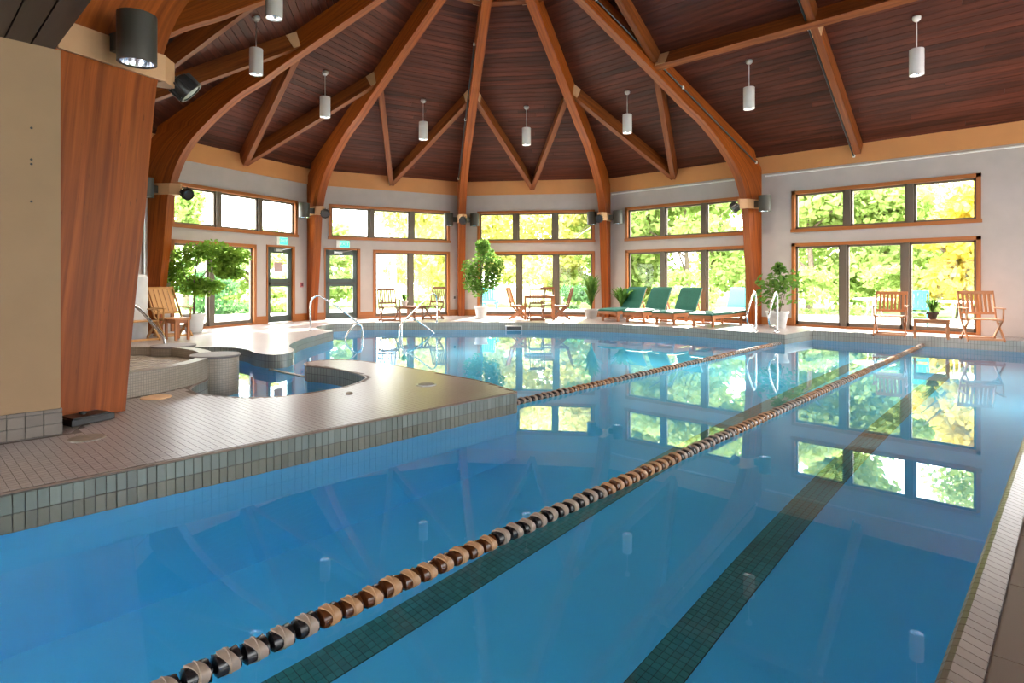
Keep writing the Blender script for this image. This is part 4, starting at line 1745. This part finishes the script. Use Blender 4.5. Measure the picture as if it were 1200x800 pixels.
# ficus at the left window
p = HW(-7.42, 13.95)
t = thing("potted_ficus", "wide bushy ficus in front of the left sliding window behind the deck chairs", "plant", (p.x, p.y, 0))
pot(t, 0.24, 0.42, "pot_white")
MB().tube([(0, 0, 0.35), (-0.03, 0.02, 0.8), (0.02, 0.0, 1.2), (0.12 * CC, 0.12 * CS, 1.8)], [0.03, 0.026, 0.02, 0.008], 8).build("trunk", "bark", t)
MB().tube([(0.0, 0, 1.0), (0.35 * CC, 0.35 * CS, 1.5), (0.75 * CC, 0.75 * CS, 1.75)], [0.015, 0.011, 0.005], 6).build("branch", "bark", t)
MB().tube([(0.0, 0, 0.9), (-0.2 * CC, -0.2 * CS, 1.3), (-0.3 * CC, -0.3 * CS, 1.6)], [0.015, 0.011, 0.005], 6).build("branch", "bark", t)
cs = []
for X, z, r in ((-0.25, 1.65, 0.36), (-0.25, 1.1, 0.34), (0.1, 1.85, 0.30), (0.45, 1.9, 0.32), (0.75, 1.75, 0.36), (1.0, 1.75, 0.26), (0.7, 1.5, 0.26), (0.1, 1.05, 0.34), (0.35, 1.05, 0.26), (-0.45, 1.4, 0.26), (0.85, 1.35, 0.16)):
    cs.append((X * CC, X * CS, z, r, 0.36, r * 0.85))
v, f = leaves(3400, cs, 0.055, 12)
leaf_obj("foliage", v, f, "leaf_ficus", t)


def spiky(p, label, potmat, n, hgt, spread, seed, pr=0.17, ph=0.30, mat="leaf_house", lw=0.03):
    t = thing("potted_plant", label, "plant", (p.x, p.y, p.z))
    pot(t, pr, ph, potmat)
    r = random.Random(seed)
    mb = MB()
    for k in range(n):
        a = r.uniform(0, 2 * math.pi)
        sp = spread * r.uniform(0.2, 1)
        hh = hgt * r.uniform(0.6, 1)
        pts = []
        for j in range(5):
            q = j / 4
            pts.append(Vector((math.cos(a) * sp * q ** 1.6, math.sin(a) * sp * q ** 1.6, ph - 0.04 + hh * (q - 0.35 * q ** 3))))
        i = len(mb.v)
        sd = Vector((-math.sin(a), math.cos(a), 0))
        for j, q in enumerate(pts):
            ww = lw * math.sin(math.pi * (0.12 + 0.86 * j / 4))
            mb.v.append(tuple(q - sd * ww))
            mb.v.append(tuple(q + sd * ww))
        for j in range(4):
            mb.quad((i + 2 * j, i + 2 * j + 1, i + 2 * j + 3, i + 2 * j + 2))
    mb.build("foliage", mat, t)
    return t


spiky(HW(2.48, 18.75), "tall thin-leaved plant in a pale pot left of the first lounger", "pot_grey", 90, 1.75, 0.45, 5, 0.22, 0.30)
spiky(HW(3.42, 18.6), "dark leafy plant behind the first lounger's raised back", "pot_grey", 80, 1.15, 0.55, 6, 0.20, 0.30, lw=0.045)
p = HW(6.72, 15.15)
t = thing("potted_shrub", "leafy shrub in a pale planter between the ladder rails and the right window", "plant", (p.x, p.y, 0))
pot(t, 0.26, 0.42, "pot_grey")
for k in range(5):
    a = k * 1.26
    MB().tube([(0.04 * math.cos(a), 0.04 * math.sin(a), 0.34), (0.16 * math.cos(a), 0.16 * math.sin(a), 0.8), (0.28 * math.cos(a), 0.28 * math.sin(a), 1.25)], [0.012, 0.009, 0.004], 6).build("stem", "bark", t)
v, f = leaves(360, [(0.15, 0.1, 0.95, 0.46, 0.46, 0.42), (0.2, 0.15, 1.2, 0.40, 0.40, 0.28), (-0.2, -0.15, 0.75, 0.42, 0.42, 0.30), (-0.1, -0.1, 1.15, 0.36, 0.36, 0.25), (0.05, 0.0, 1.5, 0.15, 0.15, 0.14)], 0.085, 14)
leaf_obj("foliage", v, f, "leaf_house", t)

# plants on the small tables
p = tb.location
spiky(Vector((p.x + 0.02, p.y + 0.02, 0.402)), "small grassy plant on the teak side table between the armchairs", "soil", 110, 0.50, 0.26, 8, 0.09, 0.14, lw=0.012)

# small table and chairs below the far-left window
p = HW(-3.05, 18.1)
tb2 = slat_table("side_table", "low dark side table with a plant between the two far-left chairs", "teak_dark", (p.x, p.y, 0), R_(15), 0.60, 0.45, 0.42)
spiky(Vector((p.x - 0.16, p.y - 0.13, 0.422)), "small green plant on the low dark table below the far-left window", "pot_grey", 60, 0.42, 0.22, 9, 0.09, 0.16, lw=0.02)
p = HW(-3.60, 17.55)
folding_chair("folding_armchair", "dark folding armchair left of the small plant table", "teak_dark", (p.x, p.y, 0), R_(70), True, "dark chairs at the small plant table", back_h=0.96)
p = HW(-2.42, 18.35)
folding_chair("folding_chair", "dark folding chair without arms right of the small plant table", "teak_dark", (p.x, p.y, 0), R_(20), False, "dark chairs at the small plant table", back_h=1.0, w=0.48)

# dining set
p = HW(0.84, 18.6)
slat_table("dining_table", "square teak dining table with four folding chairs round it", "teak", (p.x, p.y, 0), R_(43), 0.92, 0.80, 0.74, leg=0.06)
cam_rz = PHI
for (X, Y), rz, lab, bm in (((0.22, 18.45), cam_rz + R_(75), "folding chair left of the dining table with its tan back turned to the window", "teak"),
                           ((0.72, 17.92), cam_rz + R_(186), "folding chair on the pool side of the dining table", "teak_dark"),
                           ((1.18, 19.15), cam_rz + R_(4), "folding chair on the window side of the dining table", "teak_dark"),
                           ((1.50, 18.35), cam_rz + R_(-88), "folding chair seen edge-on right of the dining table", "teak_dark")):
    q = HW(X, Y)
    folding_chair("folding_chair", lab, bm, (q.x, q.y, 0), rz, False, "folding chairs at the dining table", w=0.46, back_h=0.98, tilt=0.14, solid=(bm == "teak"))

# deck chairs at the left
p = HW(-7.28, 12.85)
folding_chair("deck_chair", "reclined wooden deck chair in front of the wide arch", "teak_gold", (p.x, p.y, 0), PHI + R_(55), True, "deck chairs by the left window", w=0.58, seat_z=0.40, back_h=1.05, tilt=0.40, solid=True)
p = HW(-7.42, 11.9)
folding_chair("deck_chair", "wooden deck chair half hidden by the spa handrail", "teak_gold", (p.x, p.y, 0), PHI + R_(55), True, "deck chairs by the left window", w=0.58, seat_z=0.40, back_h=1.02, tilt=0.40, solid=True)
p = HW(-6.80, 12.15)
slat_table("side_table", "small reddish side table beside the left deck chairs", "teak", (p.x, p.y, 0), PHI + R_(55), 0.30, 0.46, 0.42)
p = HW(-7.70, 12.2)
t = thing("storage_bin", "tall white round-topped bin against the wall behind the deck chairs", "bin", (p.x, p.y, 0))
autosmooth(MB().lathe([(0.22, 0), (0.235, 0.05), (0.235, 1.18)], 28).build("body", "pot_white", t, True))
autosmooth(MB().lathe([(0.24, 1.18), (0.24, 1.26), (0.20, 1.31), (0.0, 1.345)], 28, cap1=False).build("lid", "pot_white", t, True))

mb = MB().tube([FL.pt(FL.L - 0.42, -0.05, 0.0), FL.pt(FL.L - 0.42, -0.05, 4.05)], 0.035, 10)
tag(mb.build("wall_pipe", "grey_metal"), "vertical grey pipe on the wall left of the arch at the deck chairs", "pipe")

# ------------------------------------------------------------------ signs and wall boxes


def exit_sign(F, s, z, label):
    root = thing("exit_sign", label, "sign", tuple(F.pt(s, -0.03, z)), F.ang, "green exit signs")
    MB().box(-0.20, 0.20, -0.012, 0.012, -0.115, 0.115).build("plate", "sign_plate", root)
    MB().box(-0.10, 0.19, -0.018, -0.0125, -0.10, 0.10).build("green_panel", "sign_green", root)
    MB().box(-0.03, 0.03, -0.008, 0.03, 0.115, 0.15).build("bracket", "grey_metal", root)
    cu = bpy.data.curves.new("lettering", "FONT")
    cu.body = "EXIT"
    cu.size = 0.13
    cu.align_x = "CENTER"
    cu.align_y = "CENTER"
    cu.extrude = 0.002
    cu.materials.append(MAT["sign_plate"])
    tmp = bpy.data.objects.new("lettering_text", cu)
    me = bpy.data.meshes.new_from_object(tmp)
    bpy.data.objects.remove(tmp)
    o = link("lettering", me, root)
    o.location = (0.045, -0.021, 0)
    o.rotation_euler = (math.pi / 2, 0, 0)
    return root


exit_sign(FA, 3.85, 2.32, "green exit sign above the door with the paper notice")
exit_sign(FB, 0.98, 2.32, "green exit sign above the far-left door without notice")
mb = MB()
facet_box(mb, FA, 3.62, 3.92, 0.040, 0.050, 1.43, 1.72)
tag(mb.build("door_notice", "paper"), "reddish paper notice taped to the upper glass of the left exit door", "notice")
for F, s, z, lab, nm in ((FA, 4.62, 1.07, "small dark alarm switch between the left door and the post", "wall_switch"), (FB, 4.72, 0.62, "small grey wall outlet left of the slim arch", "wall_outlet")):
    root = thing(nm, lab, "switch", tuple(F.pt(s, -0.012, z)), F.ang)
    MB().box(-0.05, 0.05, -0.012, 0.012, -0.07, 0.07).build("plate", "red_plastic" if nm == "wall_switch" else "grey_metal", root)
    MB().box(-0.03, 0.03, -0.024, -0.012, -0.04, 0.04).build("toggle", "dark_red" if nm == "wall_switch" else "dark_metal", root)
root = thing("alarm_box", "small red alarm box on the white wall right of the armchairs", "alarm", tuple(FE.pt(5.80, -0.02, 1.12)), FE.ang)
MB().box(-0.09, 0.09, -0.02, 0.02, -0.10, 0.10).build("plate", "red_plastic", root)
MB().box(-0.062, 0.062, -0.035, -0.02, -0.075, 0.07).build("cover", "dark_red", root)
MB().box(-0.03, 0.03, -0.045, -0.035, -0.02, 0.02).build("handle", "red_plastic", root)
# small fixing holes left in the tan wall
for z, yy, lab in ((2.36, 0.78, "tiny dark plug hole in the tan wall, topmost of four"), (2.12, 0.78, "tiny dark plug hole in the tan wall, upper of the close pair"),
                   (2.085, 0.78, "tiny dark plug hole in the tan wall, lower of the close pair"), (1.80, 0.78, "tiny dark plug hole in the tan wall, lowest of four")):
    root = MB().lathe([(0.009, 0), (0.009, 0.004), (0.004, 0.006)], 10).xform(Matrix.Translation((-5.792, yy, z)) @ Matrix.Rotation(math.pi / 2, 4, "Y")).build("wall_plug", "black_plastic")
    tag(root, lab, "wall plug", "plug holes in the tan wall")

# ------------------------------------------------------------------ outside
lawn_hole = [(20, -38), (20, 17.5), (-11.5, 17.5), (-16.2, 14.2), (-17.9, 8.9), (-17.9, -38)]
tag(fill([[(-70, -40), (60, -40), (60, 80), (-70, 80)], list(reversed(lawn_hole))], -0.12, "ground", "lawn"), "sunlit lawn beyond the patio", "lawn", kind="structure")
poly = [(20, YF + 0.22), (20, 24.0), (-4, 23.5), (-12, 23), (-18.5, 19.5), (-22.5, 13), (-22.5, 4), (-17.6, 4), (-17.6, 8.9), (-15.5, 13.8), (-11.5, 16.72)]
tag(MB().prism(poly, -0.12, -0.04).build("patio", "patio"), "pale sunlit patio paving outside the windows", "patio", kind="structure")


def tree(name, label, loc, hgt, rad, n, lmat, seed, trunk=True, base=0.3, size=0.16, bark="bark", group="trees outside"):
    t = thing(name, label, "tree", loc, 0, group)
    r = random.Random(seed)
    cs = []
    for k in range(16):
        a = r.uniform(0, 2 * math.pi)
        q = rad * math.sqrt(r.random()) * 0.8
        z = hgt * (base + (1 - base) * r.random())
        fall = 1 - 0.45 * max(0, (z / hgt - 0.6) / 0.4)
        cs.append((q * fall * math.cos(a), q * fall * math.sin(a), z - 0.1 * hgt, rad * 0.42, rad * 0.42, hgt * 0.12))
    v, f = leaves(n, cs, size, seed, 0.8, 0.6)
    leaf_obj("crown", v, f, lmat, t)
    if trunk:
        MB().tube([(0, 0, 0), (0.1, 0, hgt * 0.3), (-0.1, 0.1, hgt * 0.6), (0.1, 0, hgt * 0.85)], [0.16, 0.12, 0.08, 0.03], 8).build("trunk", bark, t)
        for k in range(5):
            a = r.uniform(0, 6.28)
            z = hgt * r.uniform(0.25, 0.55)
            MB().tube([(0, 0, z), (math.cos(a) * rad * 0.4, math.sin(a) * rad * 0.4, z + hgt * 0.15), (math.cos(a) * rad * 0.75, math.sin(a) * rad * 0.75, z + hgt * 0.25)], [0.06, 0.04, 0.015], 6).build("branch", bark, t)
    return t


# (X right, Y ahead) of the tripod
TREES = [
    ("broadleaf_tree", "green tree outside the left pane of the armchair window", 12.9, 26, 6.6, 3.0, 7500, "leaf_green"),
    ("broadleaf_tree", "green tree outside the middle pane of the armchair window", 16.2, 26, 6.8, 3.0, 7500, "leaf_green"),
    ("golden_tree", "golden leaved tree outside the right pane of the armchair window", 15.6, 20.8, 5.2, 2.0, 5000, "leaf_gold"),
    ("broadleaf_tree", "large green tree filling the lounger window", 8.4, 29, 7.0, 3.3, 8000, "leaf_green"),
    ("broadleaf_tree", "green tree at the left of the lounger window", 5.6, 30.5, 7.0, 3.0, 7500, "leaf_green"),
    ("yellow_tree", "yellow-green tree outside the right pane of the dining window", 2.4, 31, 7.5, 3.2, 6500, "leaf_yellow"),
    ("yellow_tree", "yellow-green tree outside the left pane of the dining window", -1.4, 32, 7.5, 3.2, 6000, "leaf_yellow"),
    ("yellow_tree", "yellow-green tree outside the window above the small plant table", -4.8, 30, 6.8, 2.6, 5000, "leaf_yellow"),
    ("broadleaf_tree", "small green tree outside the far-left exit door", -9.6, 30, 4.6, 2.2, 4000, "leaf_green"),
    ("broadleaf_tree", "green tree outside the door with the paper notice", -13.5, 31, 4.4, 2.4, 4000, "leaf_green"),
    ("broadleaf_tree", "slim green tree outside the left clerestory window", -15.0, 27.5, 6.0, 1.2, 2500, "leaf_green"),
    ("broadleaf_tree", "far green tree behind the golden tree", 25, 31, 12.0, 4.0, 6500, "leaf_green"),
    ("broadleaf_tree", "tall green tree far behind the lounger trees", 13, 39, 13.5, 4.8, 7000, "leaf_green"),
    ("broadleaf_tree", "tall green tree far behind the armchair window", 20.5, 36, 13.0, 4.6, 7000, "leaf_green"),
    ("broadleaf_tree", "tall green tree far behind the left of the lounger window", 7.0, 41, 13.5, 4.6, 7000, "leaf_green"),
    ("yellow_tree", "tall yellow-green tree far behind the dining window", 0.6, 42, 13.0, 4.8, 6000, "leaf_yellow"),
    ("yellow_tree", "tall yellow-green tree far behind the small plant table window", -5.2, 41, 10.5, 3.6, 5000, "leaf_yellow"),
]
for i, (nm, lab, X, Y, h, rd, n, lm) in enumerate(TREES):
    p = HW(X, Y, -0.2)
    tree(nm, lab, tuple(p), h, rd, n, lm, 40 + i, base=0.22 if lm != "leaf_yellow" else 0.30, bark="bark_pale" if lm == "leaf_yellow" else "bark", size=0.16 if Y < 35 else 0.24)

for i, (lab, X, Y, h, rd, lm) in enumerate((
        ("round dark shrub outside the ficus window", -11.5, 22.5, 1.9, 1.5, "leaf_dark"),
        ("pale shrub outside the right part of the ficus window", -9.8, 24.5, 1.6, 1.3, "leaf_green"),
        ("low shrub outside the left exit door", -10.2, 27.5, 1.4, 1.3, "leaf_yellow"),
        ("low shrub outside the small plant table window", -3.6, 26.5, 1.1, 1.2, "leaf_green"),
        ("grey-green shrub outside the right pane of the dining window", 3.3, 26.5, 1.6, 1.5, "leaf_dark"),
        ("leafy shrub outside the lounger window", 7.2, 24.5, 1.9, 1.6, "leaf_green"),
        ("leafy shrub outside the left pane of the armchair window", 11.0, 22.0, 2.0, 1.6, "leaf_green"),
        ("leafy shrub outside the middle pane of the armchair window", 13.6, 20.8, 2.0, 1.6, "leaf_green"),
        ("bright shrub outside the right pane of the armchair window", 16.5, 18.8, 2.2, 1.7, "leaf_yellow"))):
    p = HW(X, Y, -0.2)
    t = tree("garden_shrub", lab, tuple(p), h, rd, 2200, lm, 80 + i, trunk=False, base=0.1, size=0.09, group="shrubs outside")
    t["category"] = "shrub"

# patio furniture in the sun
q = FD.pt(4.3, 1.3, -0.04)
lounger((q.x, q.y, q.z), R_(8), True, "turquoise lounger out on the patio behind the flat indoor lounger", "turquoise", "fence_white", "turquoise patio loungers")
q = FD.pt(3.45, 1.4, -0.04)
lounger((q.x, q.y, q.z), R_(8), True, "turquoise lounger out on the patio behind the indoor lounger next to the flat one", "turquoise", "fence_white", "turquoise patio loungers")


def patio_table(loc, label):
    root = thing("patio_table", label, "table", loc, 0, "white patio tables")
    MB().lathe([(0.50, 0.70), (0.52, 0.71), (0.52, 0.73), (0.5, 0.735)], 28).build("table_top", "fence_white", root)
    for k in range(4):
        a = k * math.pi / 2 + 0.4
        c, s = math.cos(a), math.sin(a)
        MB().tube(bez([(c * 0.18, s * 0.18, 0.70), (c * 0.16, s * 0.16, 0.4), (c * 0.28, s * 0.28, 0.12), (c * 0.42, s * 0.42, 0.0)], 4), 0.018, 6).build("leg", "grey_metal", root)
    return root


patio_table(tuple(FE.pt(4.3, 1.5, -0.04)), "round white table on the patio behind the right armchair")
patio_table(tuple(FE.pt(2.2, 2.6, -0.04)), "round white table further out on the patio behind the left armchair")
q = FE.pt(3.35, 1.6, -0.04)
folding_chair("patio_chair", "turquoise patio chair outside behind the low teak side table", "turquoise", tuple(q), R_(190), True, "turquoise patio chairs", solid=True, back_h=0.98)
q = FC.pt(0.75, 1.6, -0.04)
folding_chair("patio_chair", "turquoise patio chair outside behind the big ficus", "turquoise", tuple(q), R_(210), True, "turquoise patio chairs", solid=True, back_h=0.98)
q = FB.pt(3.9, 4.2, -0.04)
t = thing("patio_umbrella", "folded blue-grey patio umbrella outside the small plant table window", "umbrella", tuple(q))
MB().tube([(0, 0, 0), (0, 0, 2.3)], 0.022, 8).build("pole", "fence_white", t)
MB().lathe([(0.03, 1.0), (0.13, 1.1), (0.10, 1.7), (0.03, 2.35)], 12).build("canopy", "umbrella_cloth", t)
MB().lathe([(0.25, 0), (0.25, 0.06), (0.05, 0.10)], 16).build("base", "grey_metal", t)
